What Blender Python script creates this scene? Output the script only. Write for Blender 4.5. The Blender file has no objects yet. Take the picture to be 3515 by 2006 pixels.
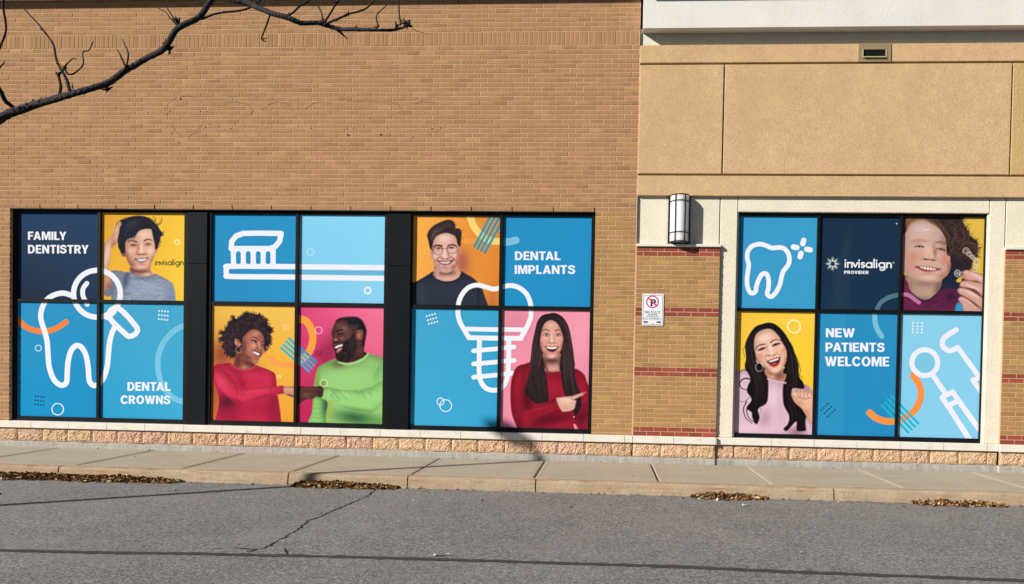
import bpy, math, random
import numpy as np

# ------------------------------------------------------------------ camera, world, sun, exposure
S = bpy.context.scene
COL = S.collection
W_PX, H_PX = 3515., 2006.
FOC, PPX, PPY = 2900., 1880.5, 1307.7
YAW, PIT, ROL = .0681434, -.0210904, .0184902
CAM = np.array([0, -12.5, 1.451])
def cam_axes():
    cy, sy, cp, sp, cr, sr = (g(a) for a in (YAW, PIT, ROL) for g in (math.cos, math.sin))
    f = np.array([-sy*cp, cy*cp, sp]); r0 = np.array([cy, sy, 0]); u0 = np.cross(r0, f)
    return cr*r0+sr*u0, -sr*r0+cr*u0, f
RT, UP, FW = cam_axes()
cd = bpy.data.cameras.new('camera'); camera = bpy.data.objects.new('camera', cd); COL.objects.link(camera)
cd.sensor_fit = 'HORIZONTAL'; cd.sensor_width = 36; cd.lens = FOC/W_PX*36
cd.shift_x = (W_PX/2-PPX)/W_PX; cd.shift_y = (PPY-H_PX/2)/W_PX
cd.clip_start = .05; cd.clip_end = 2000
from mathutils import Matrix, Vector
M = Matrix([[RT[i], UP[i], -FW[i], CAM[i]] for i in range(3)] + [[0, 0, 0, 1]])
camera.matrix_world = M
S.camera = camera

SUN_AZ, SUN_EL = math.radians(53), math.radians(27)     # from the wall's normal towards the left; height
to_sun = Vector((-math.sin(SUN_AZ)*math.cos(SUN_EL), -math.cos(SUN_AZ)*math.cos(SUN_EL), math.sin(SUN_EL)))
wd = bpy.data.worlds.new('World'); S.world = wd; wd.use_nodes = True
nt = wd.node_tree
sky = nt.nodes.new('ShaderNodeTexSky'); sky.sky_type = 'NISHITA'; sky.sun_disc = False
sky.air_density = .5; sky.dust_density = .1; sky.sun_elevation = SUN_EL; sky.sun_rotation = math.atan2(to_sun.x, to_sun.y)
bg = nt.nodes['Background']; bg.inputs[1].default_value = .05
nt.links.new(sky.outputs[0], bg.inputs[0])
sl = bpy.data.lights.new('sun', 'SUN'); sl.energy = 5; sl.angle = math.radians(.53); sl.color = (1, .96, .905)
sun = bpy.data.objects.new('sun', sl); COL.objects.link(sun)
sun.rotation_euler = to_sun.to_track_quat('Z', 'Y').to_euler(); sun.location = (-20, -30, 20)
S.view_settings.view_transform = 'Standard'; S.view_settings.look = 'None'
S.view_settings.exposure = .17; S.view_settings.gamma = 1; S.view_settings.use_curve_mapping = False
G_WALL, G_FLOOR = 1.1, .95        # sunlit radiance of a white wall / floor at this exposure, used to turn seen tones into base colours
S.cycles.diffuse_bounces = 1
rnd = random.Random(7)
nrng = np.random.RandomState(7)

# ------------------------------------------------------------------ helpers
def lin(c):
    c = np.array(c, float)/255.
    return np.where(c <= .04045, c/12.92, ((c+.055)/1.055)**2.4)
def tone(r, g, b, gain=None):
    return tuple(np.clip(lin((r, g, b))/(gain or G_WALL), 0, .95))
def pixel_ray(x, y): return (x-PPX)/FOC*RT-(y-PPY)/FOC*UP+FW
def at_y(x, y, Y=0.):
    v = pixel_ray(x, y); return CAM+v*(Y-CAM[1])/v[1]
def at_z(x, y, Z=0.):
    v = pixel_ray(x, y); return CAM+v*(Z-CAM[2])/v[2]

class MB:
    """collects faces; build() links them as one mesh object"""
    def __init__(s): s.v, s.f, s.c, s.sm = [], [], [], []
    def add(s, vs, fs, col=None, smooth=False):
        n = len(s.v)
        s.v += [tuple(map(float, q)) for q in vs]
        s.f += [tuple(i+n for i in q) for q in fs]
        s.sm += [smooth]*len(fs)
        s.c += [col if col is not None else (1, 1, 1)]*len(vs)
        return s
    def box(s, x0, x1, y0, y1, z0, z1, col=None):
        vs = [(x, y, z) for z in (z0, z1) for y in (y0, y1) for x in (x0, x1)]
        return s.add(vs, [(0, 2, 3, 1), (4, 5, 7, 6), (0, 1, 5, 4), (2, 6, 7, 3), (0, 4, 6, 2), (1, 3, 7, 5)], col)
    def cbox(s, x0, x1, y0, y1, z0, z1, c=.004, col=None):
        """box standing on a wall: front at y0 with chamfered edges, open at the back"""
        vs = [(x0+c, y0, z0+c), (x1-c, y0, z0+c), (x1-c, y0, z1-c), (x0+c, y0, z1-c),
              (x0, y0+c, z0), (x1, y0+c, z0), (x1, y0+c, z1), (x0, y0+c, z1),
              (x0, y1, z0), (x1, y1, z0), (x1, y1, z1), (x0, y1, z1)]
        fs = [(0, 1, 2, 3)]
        for a, b in ((0, 1), (1, 2), (2, 3), (3, 0)):
            fs += [(a, a+4, b+4, b), (a+4, a+8, b+8, b+4)]
        return s.add(vs, fs, col)
    def prism_x(s, prof, x0, x1, col=None):
        """profile of (y, z) pushed along x"""
        n = len(prof)
        vs = [(x, y, z) for x in (x0, x1) for y, z in prof]
        fs = [(i, (i+1) % n, n+(i+1) % n, n+i) for i in range(n)]+[tuple(range(n)), tuple(range(2*n-1, n-1, -1))]
        return s.add(vs, fs, col)
    def tube(s, pts, rad, n=8, col=None, jag=0.):
        p = [Vector(q) for q in pts]; m = len(p)
        vs, fs = [], []
        a = None
        for i in range(m):
            t = (p[min(i+1, m-1)]-p[max(i-1, 0)]).normalized()
            if a is None: a = t.orthogonal().normalized()
            else: a = (a-t*a.dot(t)).normalized()
            b = t.cross(a); r = rad[i] if hasattr(rad, '__len__') else rad
            for k in range(n):
                q = 2*math.pi*k/n; rr = r*(1+jag*rnd.uniform(-1, 1))
                vs.append(p[i]+(a*math.cos(q)+b*math.sin(q))*rr)
        for i in range(m-1):
            for k in range(n): fs.append((i*n+k, i*n+(k+1) % n, (i+1)*n+(k+1) % n, (i+1)*n+k))
        fs += [tuple(range(n-1, -1, -1)), tuple(range((m-1)*n, m*n))]
        return s.add(vs, fs, col, True)
    def build(s, name, mat, parent=None, label=None, normals=True):
        me = bpy.data.meshes.new(name); me.from_pydata(s.v, [], s.f)
        if len(s.f): me.polygons.foreach_set('use_smooth', s.sm)
        at = me.color_attributes.new('tint', 'FLOAT_COLOR', 'POINT')
        a = np.ones((len(s.v), 4), np.float32); a[:, :3] = np.array(s.c, np.float32).reshape(-1, 3)
        at.data.foreach_set('color', a.ravel())
        if normals:
            import bmesh
            bm = bmesh.new(); bm.from_mesh(me); bmesh.ops.recalc_face_normals(bm, faces=bm.faces); bm.to_mesh(me); bm.free()
        return link(name, me, mat, parent, label)

def link(name, me, mat, parent=None, label=None):
    me.materials.append(mat)
    o = bpy.data.objects.new(name, me); COL.objects.link(o)
    if parent is not None:
        o.parent = parent
        k = parent; off = Vector((0, 0, 0))
        while k is not None: off += k.location; k = k.parent
        me.transform(Matrix.Translation(-off))
    if label: o['label'] = label
    return o
def thing(name, label, cat, loc=(0, 0, 0), group=None):
    o = bpy.data.objects.new(name, None); COL.objects.link(o); o.location = loc
    o['label'] = label; o['category'] = cat
    if group: o['group'] = group
    return o
def tag(o, label, cat, group=None):
    o['label'] = label; o['category'] = cat
    if group: o['group'] = group
    return o
def structure(o):
    o['kind'] = 'structure'; return o
def rebase(o, loc):
    """put the origin of a one-mesh thing at its base"""
    o.data.transform(Matrix.Translation(-Vector(loc))); o.location = loc; return o

# ------------------------------------------------------------------ materials
def mat(name, base=(.5, .5, .5), rough=.8, spec=.3, metal=0., tint=False, noise=(), bump=(), coat=0., stretch=None):
    """noise: (scale, amount, detail) brightness variations; bump: (scale, strength, distance)"""
    m = bpy.data.materials.new(name); m.use_nodes = True
    t = m.node_tree; N = t.nodes; Lk = t.links
    b = N['Principled BSDF']
    b.inputs['Roughness'].default_value = rough; b.inputs['Specular IOR Level'].default_value = spec
    b.inputs['Metallic'].default_value = metal; b.inputs['Coat Weight'].default_value = coat; b.inputs['Coat Roughness'].default_value = .03
    tc = N.new('ShaderNodeTexCoord'); vec = tc.outputs['Object']
    geo = N.new('ShaderNodeNewGeometry'); vec = geo.outputs['Position']
    if stretch:
        mp = N.new('ShaderNodeMapping'); mp.inputs['Scale'].default_value = stretch; Lk.new(vec, mp.inputs['Vector']); vec2 = mp.outputs[0]
    else: vec2 = vec
    if tint:
        at = N.new('ShaderNodeAttribute'); at.attribute_name = 'tint'; cur = at.outputs['Color']
    else:
        c = N.new('ShaderNodeRGB'); c.outputs[0].default_value = (*base, 1); cur = c.outputs[0]
    for e in noise:
        sc, am = e[0], e[1]; det = e[2] if len(e) > 2 else 3.
        n = N.new('ShaderNodeTexNoise'); n.inputs['Scale'].default_value = sc; n.inputs['Detail'].default_value = det
        Lk.new(vec2 if len(e) > 3 else vec, n.inputs['Vector'])
        r = N.new('ShaderNodeMapRange'); r.inputs['From Min'].default_value = .28; r.inputs['From Max'].default_value = .72
        r.inputs['To Min'].default_value = 1-am; r.inputs['To Max'].default_value = 1+am
        Lk.new(n.outputs['Fac'], r.inputs['Value'])
        x = N.new('ShaderNodeVectorMath'); x.operation = 'MULTIPLY'
        Lk.new(cur, x.inputs[0]); Lk.new(r.outputs[0], x.inputs[1]); cur = x.outputs[0]
    Lk.new(cur, b.inputs['Base Color'])
    prev = None
    for sc, st, di in bump:
        n = N.new('ShaderNodeTexNoise'); n.inputs['Scale'].default_value = sc; n.inputs['Detail'].default_value = 4
        Lk.new(vec, n.inputs['Vector'])
        bp = N.new('ShaderNodeBump'); bp.inputs['Strength'].default_value = st; bp.inputs['Distance'].default_value = di
        Lk.new(n.outputs['Fac'], bp.inputs['Height'])
        if prev: Lk.new(prev, bp.inputs['Normal'])
        prev = bp.outputs[0]
    if prev: Lk.new(prev, b.inputs['Normal'])
    return m
def stain(m, col, scale, lo, hi, fac=.6, stretch=(1, 1, 1)):
    """patches of another colour over a material"""
    t = m.node_tree; N = t.nodes; Lk = t.links; b = N['Principled BSDF']
    src = b.inputs['Base Color'].links[0].from_socket
    geo = N.new('ShaderNodeNewGeometry'); mp = N.new('ShaderNodeMapping'); mp.inputs['Scale'].default_value = stretch
    Lk.new(geo.outputs['Position'], mp.inputs['Vector'])
    n = N.new('ShaderNodeTexNoise'); n.inputs['Scale'].default_value = scale; n.inputs['Detail'].default_value = 5; Lk.new(mp.outputs[0], n.inputs['Vector'])
    r = N.new('ShaderNodeMapRange'); r.inputs['From Min'].default_value = lo; r.inputs['From Max'].default_value = hi; r.inputs['To Max'].default_value = fac
    Lk.new(n.outputs['Fac'], r.inputs['Value'])
    x = N.new('ShaderNodeMix'); x.data_type = 'RGBA'; x.inputs['B'].default_value = (*col, 1) if False else x.inputs['B'].default_value
    x.inputs[7].default_value = (*col, 1)
    Lk.new(r.outputs[0], x.inputs[0]); Lk.new(src, x.inputs[6]); Lk.new(x.outputs[2], b.inputs['Base Color'])
    return m

m_brick = mat('tan_brick', tint=True, rough=.9, spec=.15, noise=((160, .10), (6, .05)), bump=((220, .35, .004),))
m_tan = mat('tan_stucco', tone(217, 181, 137), rough=.95, spec=.1, noise=((1.6, .06, 7), (7, .06, 5), (36, .1, 4), (75, .14, 3)), bump=((38, .4, .009), (90, .5, .006)))
m_tan2 = mat('ochre_stucco', tone(212, 177, 120), rough=.95, spec=.1, noise=((1.6, .05, 6), (42, .07, 4), (120, .06)), bump=((36, .8, .012), (110, .6, .006)))
m_cream = mat('cream_stucco', tone(243, 232, 208), rough=.95, spec=.1, noise=((3, .04, 5), (45, .06, 4), (110, .04)), bump=((36, .45, .009), (110, .5, .005)))
m_white = mat('white_stucco', tone(238, 235, 225), rough=.95, spec=.1, noise=((3, .03, 6), (40, .03, 4)), bump=((36, .5, .008), (110, .4, .004)))
m_sill = mat('precast_stone', tone(238, 232, 218), rough=.85, spec=.2, noise=((7, .05, 6), (60, .04)), bump=((140, .2, .003),))
m_block = mat('split_block', tint=True, rough=.95, spec=.1, noise=((30, .12, 5), (140, .14)), bump=((60, .7, .012), (190, .6, .005)))
m_found = mat('grey_concrete', tone(178, 173, 162, 1.05), rough=.95, spec=.1, noise=((6, .12, 6), (60, .14), (200, .1)), bump=((45, .5, .008), (200, .5, .004)))
m_black = mat('black_metal', (.006, .0068, .0075), rough=.5, spec=.16, noise=((4, .15),))
m_clad = mat('dark_cladding', (.006, .0078, .010), rough=.5, spec=.12, noise=((1.5, .2),))
m_bronze = mat('dark_bronze', (.018, .013, .015), rough=.4, spec=.4)
m_diff = mat('opal_acrylic', (.9, .9, .9), rough=.3, spec=.4)
m_diff.node_tree.nodes['Principled BSDF'].inputs['Subsurface Weight'].default_value = 1
m_diff.node_tree.nodes['Principled BSDF'].inputs['Subsurface Radius'].default_value = (1, 1, 1)
m_diff.node_tree.nodes['Principled BSDF'].inputs['Subsurface Scale'].default_value = .12
m_steel = mat('lintel_steel', (.02, .015, .013), rough=.6)
m_vent = mat('painted_vent', tone(158, 138, 104), rough=.6, spec=.3, noise=((20, .06),))
m_dark = mat('slot_shade', (.01, .012, .01), rough=.9, spec=.05)
m_grey = mat('residue', tone(158, 127, 98), rough=.9, spec=.1)
m_stud = mat('anchor_stud', tone(215, 190, 165), rough=.6)
m_print = mat('printed_film', tint=True, rough=.6, spec=.06, coat=.04)
m_print.node_tree.nodes['Principled BSDF'].inputs['Coat Roughness'].default_value = .08
m_road = mat('worn_asphalt', tone(133, 130, 127, G_FLOOR), rough=.92, spec=.2, noise=((.5, .07, 4), (2.5, .06, 3), (13, .08, 3), (28, .26, 3), (56, .46, 2), (110, .5, 2)), bump=((110, .6, .008), (330, .4, .004)))
m_walk = mat('sidewalk_concrete', tone(180, 167, 146, G_FLOOR), rough=.92, spec=.15, noise=((1.2, .07, 6), (14, .07), (70, .07), (180, .1)), bump=((180, .25, .003),))
m_kerb = mat('kerb_concrete', tone(186, 166, 138, 1.1), rough=.92, spec=.15, noise=((5, .12, 6), (30, .08, 4), (120, .12)), bump=((25, .5, .012), (160, .4, .005)))
m_tar = mat('tar_seam', (.062, .057, .056), rough=.7, spec=.3, noise=((40, .2),))
m_crack = mat('crack', (.045, .042, .04), rough=1, spec=0.)
m_joint = mat('joint_dirt', (.035, .03, .024), rough=1, spec=0.)
m_leaf = mat('dry_leaf', tint=True, rough=.8, spec=.15, noise=((60, .2),))
m_bark = mat('bark', (.045, .041, .042), rough=.9, spec=.15, noise=((50, .35, 5), (220, .3)), bump=((120, .9, .006),))
m_twig = mat('twig_bark', (.026, .018, .018), rough=.85, spec=.2, noise=((90, .3),))
m_signw = mat('sign_white', (.84, .85, .87), rough=.4, spec=.4)
m_signk = mat('sign_black', (.02, .02, .03), rough=.5)
m_signr = mat('sign_red', (.55, .03, .07), rough=.5)
m_metal = mat('galvanised_metal', (.35, .35, .35), rough=.5, metal=.7)
m_paper = mat('paper', (.75, .75, .73), rough=.9)
stain(m_kerb, tone(178, 138, 100, 1.1), 2.2, .45, .68, .45, (.4, 1, 3))
stain(m_kerb, tone(172, 112, 70, 1.1), 8, .56, .7, .7, (.5, 1, 7))
stain(m_kerb, tone(148, 138, 122, 1.1), 3, .55, .75, .5, (.6, 1, 2))
stain(m_road, tone(100, 97, 95, G_FLOOR), 9, .66, .72, .55, (.35, 1.4, 1))
stain(m_walk, tone(160, 148, 130, G_FLOOR), 2.5, .5, .8, .5, (.4, 1.5, 1))
stain(m_tan, tone(204, 167, 123), 1.1, .5, .75, .6, (1, 1, .45))
stain(m_tan, tone(228, 192, 142), 2.3, .55, .75, .5, (1, 1, .4))
stain(m_white, tone(222, 218, 205), 1.6, .52, .75, .5, (1.6, 1, .3))
stain(m_walk, tone(146, 134, 116, G_FLOOR), 26, .62, .7, .5)
stain(m_found, tone(146, 142, 132, 1.05), 10, .55, .7, .6)
stain(m_road, tone(146, 142, 138, G_FLOOR), 1.1, .52, .75, .45)
stain(m_sill, tone(205, 195, 175), 8, .56, .75, .6)
# ---------------------------------------------------------------- printed window films (flat prints, painted into vertex colours)
def spline(pts, closed=False, n=6):
    p = np.array(pts, float)
    m = len(p)
    if m < 3: return p
    if closed:
        a, b, c, d = np.roll(p, 1, 0), p, np.roll(p, -1, 0), np.roll(p, -2, 0)
    else:
        e = np.vstack([2*p[0]-p[1], p, 2*p[-1]-p[-2]])
        a, b, c, d = e[:-3], e[1:-2], e[2:-1], e[3:]
    t = np.linspace(0, 1, n, endpoint=False)[None, :, None]
    a, b, c, d = (q[:, None, :] for q in (a, b, c, d))
    r = .5*((2*b)+(c-a)*t+(2*a-5*b+4*c-d)*t**2+(3*b-a-3*c+d)*t**3)
    r = r.reshape(-1, 2)
    return r if closed else np.vstack([r, p[-1]])

def boxblur(a, r):
    r = int(round(r))
    if r < 1: return a
    for ax in (0, 1):
        for _ in range(2):
            q = np.cumsum(np.pad(a, [(r+1, r) if k == ax else (0, 0) for k in (0, 1)], mode='edge'), axis=ax)
            n = 2*r+1
            a = (q[n:] - q[:-n])/n if ax == 0 else (q[:, n:] - q[:, :-n])/n
    return a

class Print:
    """a raster over a rectangle of the print; positions in the frame set by at()"""
    def __init__(s, x0, y0, x1, y1, seed=0):
        s.x0, s.y0 = x0, y0
        s.w, s.h = int(x1-x0)+1, int(y1-y0)+1
        s.img = np.zeros((s.h, s.w, 3)) + 128.
        s.rim = None; s.ls, s.ps = 1., 0
        s.Y, s.X = np.mgrid[0:s.h, 0:s.w].astype(float)
        s.rng = np.random.RandomState(seed)
        s.at(x0, y0, 1)
    def at(s, ox, oy, k):
        s.ox, s.oy, s.k = ox, oy, k
        return s
    def L(s, pts):
        p = np.array(pts, float).reshape(-1, 2)
        return np.stack([s.ox+p[:, 0]/s.k-s.x0, s.oy+p[:, 1]/s.k-s.y0], 1)
    def lay(s, al, col, op=1., mask=None):
        if mask is not None: al = al*mask
        al = (al*op)[..., None]
        s.img = s.img*(1-al) + np.array(col, float)*al
    def grad(s, c00, c10, c01, c11):
        u, v = (s.X/s.w)[..., None], (s.Y/s.h)[..., None]
        c00, c10, c01, c11 = (np.array(c, float) for c in (c00, c10, c01, c11))
        s.img = (c00*(1-u)+c10*u)*(1-v)+(c01*(1-u)+c11*u)*v
    def fillmask(s, loops, soft=0):
        ss = 3
        T = np.zeros((s.h*ss, s.w*ss+1), np.int32)
        for p in loops:
            p = p*ss
            q = np.roll(p, -1, 0)
            for (xa, ya), (xb, yb) in zip(p, q):
                if ya == yb: continue
                if ya > yb: xa, ya, xb, yb = xb, yb, xa, ya
                r0, r1 = max(0, math.ceil(ya-.5)), min(s.h*ss, math.ceil(yb-.5))
                if r1 <= r0: continue
                rr = np.arange(r0, r1)
                xx = xa+(rr+.5-ya)*(xb-xa)/(yb-ya)
                np.add.at(T, (rr, np.clip(np.ceil(xx-.5), 0, s.w*ss).astype(int)), 1)
        A = (np.cumsum(T, 1)[:, :-1] % 2).astype(float)
        A = A.reshape(s.h, ss, s.w, ss).mean((1, 3))
        return boxblur(A, soft) if soft else A
    def mask(s, pts, smooth=True, soft=0):
        p = s.L(pts)
        return s.fillmask([spline(p, True) if smooth else p], soft)
    def poly(s, pts, col, op=1., smooth=True, soft=None, mask=None):
        m = s.mask(pts, smooth, s.ps if soft is None else soft)
        s.lay(m, col, op, mask)
        if s.rim and op == 1 and m.sum() > 700:      # printed modelling: darker towards the far edge, lighter towards the key light
            w = .13*math.sqrt(m.sum())
            q = 60; cr = slice(q, -q)
            b = boxblur(np.pad(m, q, mode='edge'), min(w, 28))
            dx, dy = int(w*s.rim[1]), int(w*s.rim[2])
            lo = np.roll(np.roll(b, -dx, 1), -dy, 0)[cr, cr]; hi = np.roll(np.roll(b, dx, 1), dy, 0)[cr, cr]
            c = np.array(col, float)
            s.lay(np.clip(1-lo, 0, 1)*m, c*np.array((.5, .42, .42)), s.rim[0])
            s.lay(np.clip(lo-hi, 0, 1)*m, np.minimum(c*1.18+8, 252), s.rim[0]*.5)
        return m
    def strokemask(s, pts, w, smooth=True, soft=1., taper=None, closed=False):
        p = s.L(pts)
        if smooth and len(p) > 2: p = spline(p, closed)
        if closed: p = np.vstack([p, p[0]])
        A = np.zeros((s.h, s.w))
        n = len(p)-1
        for i in range(n):
            f0, f1 = i/n, (i+1)/n
            r0 = r1 = w/2/s.k
            if taper:
                r0, r1 = (w/2/s.k*(taper[0]+(taper[1]-taper[0])*f) for f in (f0, f1))
            a, b = p[i], p[i+1]
            R = max(r0, r1)+soft+1
            xa, xb = int(max(0, min(a[0], b[0])-R)), int(min(s.w, max(a[0], b[0])+R+1))
            ya, yb = int(max(0, min(a[1], b[1])-R)), int(min(s.h, max(a[1], b[1])+R+1))
            if xb <= xa or yb <= ya: continue
            X, Y = s.X[ya:yb, xa:xb]-a[0], s.Y[ya:yb, xa:xb]-a[1]
            d = b-a
            t = np.clip((X*d[0]+Y*d[1])/max(d@d, 1e-9), 0, 1)
            dist = np.hypot(X-t*d[0], Y-t*d[1])
            v = np.clip(.5+(r0+(r1-r0)*t-dist)/soft, 0, 1)
            A[ya:yb, xa:xb] = np.maximum(A[ya:yb, xa:xb], v)
        return A
    def line(s, pts, w, col, op=1., smooth=True, soft=None, taper=None, closed=False, mask=None):
        s.lay(s.strokemask(pts, w, smooth, soft or s.ls, taper, closed), col, op, mask)
    def bar(s, a, b, w, col, op=1.):
        a, b = np.array(a, float), np.array(b, float)
        d = (b-a)/np.linalg.norm(b-a)*w/2
        n = np.array([-d[1], d[0]])
        s.poly([a+n, b+n, b-n, a-n], col, op, smooth=False)
    def ring(s, cx, cy, r, w, col, op=1., mask=None, ry=None):
        a = np.linspace(0, 2*math.pi, 40, endpoint=False)
        s.line(np.stack([cx+r*np.cos(a), cy+(ry or r)*np.sin(a)], 1), w, col, op, smooth=False, closed=True, mask=mask, soft=1)
    def dot(s, cx, cy, r, col, op=1.):
        s.line([(cx, cy), (cx+.01, cy)], 2*r, col, op, smooth=False, soft=1)
    def blob(s, cx, cy, rx, ry, col, op, rot=0, mask=None):
        c = s.L([(cx, cy)])[0]
        X, Y = s.X-c[0], s.Y-c[1]
        a = math.radians(rot)
        u, v = (X*math.cos(a)+Y*math.sin(a))/(rx/s.k), (-X*math.sin(a)+Y*math.cos(a))/(ry/s.k)
        s.lay(np.exp(-(u*u+v*v)), col, op, mask)
    def strands(s, path, n, spread, w, cols, op=.6, mask=None, jit=.3, taper=(.6, .2)):
        p = np.array(path, float)
        g = np.gradient(p, axis=0)
        nn = np.stack([-g[:, 1], g[:, 0]], 1)
        nn /= np.linalg.norm(nn, axis=1)[:, None]+1e-9
        for _ in range(n):
            o = s.rng.uniform(-1, 1)*spread
            q = p+nn*(o+s.rng.randn(len(p), 1)*spread*jit*.5)
            a = s.rng.uniform(0, .45); b = s.rng.uniform(.6, 1)
            q = spline(q, n=4); m = len(q)
            q = q[int(a*m):max(int(b*m), int(a*m)+2)]
            s.line(q, w*s.rng.uniform(.5, 1.3), cols[s.rng.randint(len(cols))], op*s.rng.uniform(.5, 1), smooth=False, taper=taper, mask=mask)
    def frizz(s, outline, n, ln, w, col, op=.9):
        p = spline(outline, False, 8)
        c = p.mean(0)
        for _ in range(n):
            a = p[s.rng.randint(len(p))]
            d = a-c
            t = math.atan2(d[1], d[0])+s.rng.uniform(-.9, .9)
            q = [a-(np.array([math.cos(t), math.sin(t)])*ln*.4)]
            for k in range(5):
                t += s.rng.uniform(-.8, .8)
                q.append(q[-1]+np.array([math.cos(t), math.sin(t)])*ln*.3*s.rng.uniform(.4, 1))
            s.line(q, w, col, op, taper=(1, .3))
    def glyphs(s, txt, x0, y0, x1, y1, col):
        """capital lettering fitted to the box x0..x1, cap line y0 to base line y1"""
        loops, w = caps_loops(txt)
        s.lay(s.fillmask([s.L([(x0+a/w*(x1-x0), y1+b*(y0-y1)) for a, b in l]) for l in loops]), col)


def eye(P, cx, cy, w, h, rot=0, iris=(45, 28, 22), white=(205, 188, 182), lid=(40, 24, 24), mask=None):
    a = math.radians(rot); ca, sa = math.cos(a), math.sin(a)
    T = lambda pts: [(cx+x*ca-y*sa, cy+x*sa+y*ca) for x, y in pts]
    P.blob(cx, cy, w*.62, h*.9, (110, 66, 58), .5, rot)
    m = P.mask(T([(-w/2, h*.15), (-w*.2, -h*.45), (w*.15, -h*.5), (w/2, 0), (w*.2, h*.42), (-w*.2, h*.45)]))
    P.lay(m, white)
    c = T([(0, -h*.05)])[0]
    P.lay(P.strokemask([c, (c[0]+.1, c[1])], h*1.25), iris, .97, mask=m)
    P.lay(P.strokemask([c, (c[0]+.1, c[1])], h*.6), (8, 6, 6), 1, mask=m)
    P.line(T([(-w*.56, h*.2), (-w*.2, -h*.45), (w*.15, -h*.52), (w*.58, .02)]), h*.46, lid, 1, taper=(.6, 1))
    P.line(T([(-w*.5, h*.2), (0, h*.5), (w*.5, h*.1)]), h*.24, lid, .7)
    P.line(T([(-w*.55, -h*.35), (-w*.1, -h*1.05), (w*.3, -h*1.0), (w*.6, -h*.4)]), h*.18, (120, 74, 64), .6)
    g = T([(w*.08, -h*.2)])[0]
    P.dot(g[0], g[1], h*.13, (250, 250, 250), .9)

def lower_word(P, x0, base, xh, col, w, xa, xb, sx=None):
    """the geometric lower-case word 'invisalign' as strokes: x-height xh on base line"""
    if sx is None:                       # dry run gives the natural width, then fit to xa..xb
        wd = lower_word(None, 0, 0, xh, col, w, 0, 0, 1.)
        sx = (xb-xa)/wd
    x = x0; r = xh/2
    def st(pts, **k):
        if P: P.line(pts, w, col, smooth=False, **k)
    def arc(cx, cy, rr, a0, a1, n=14):
        t = np.radians(np.linspace(a0, a1, n)); return [(cx+rr*math.cos(q)*sx, cy-rr*math.sin(q)) for q in t]
    def i():
        nonlocal x
        st([(x, base), (x, base-xh)])
        if P: P.dot(x, base-xh*1.5, w*.6, col)
        x += xh*.42*sx
    def n():
        nonlocal x
        st([(x, base), (x, base-xh)]); rr = xh*.36
        st(arc(x+rr*sx, base-xh+rr, rr, 180, 0)+[(x+2*rr*sx, base)]); x += (2*rr+xh*.36)*sx
    def bowl(desc=False):
        nonlocal x
        st(arc(x+r*sx, base-r, r, 0, 360, 28)); x += 2*r*sx
        if desc:
            st([(x, base-xh), (x, base+xh*.2)]+arc(x-r*.85*sx, base+xh*.14, r*.85, 0, -150))
        else: st([(x, base-xh), (x, base)])
        x += xh*.38*sx
    i(); n()
    x -= xh*.06*sx
    st([(x-xh*.12*sx, base-xh), (x+xh*.28*sx, base-w*.3), (x+xh*.68*sx, base-xh)]); x += xh*.95*sx
    i()
    q = xh*.25
    st(arc(x+q*sx, base-xh+q, q, 40, 270)+arc(x+q*sx, base-q, q, 90, -140)); x += (2*q+xh*.32)*sx
    bowl(); st([(x, base), (x, base-xh*1.75)]); x += xh*.42*sx
    i(); bowl(True); n()
    return x-xh*.36*sx
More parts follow.
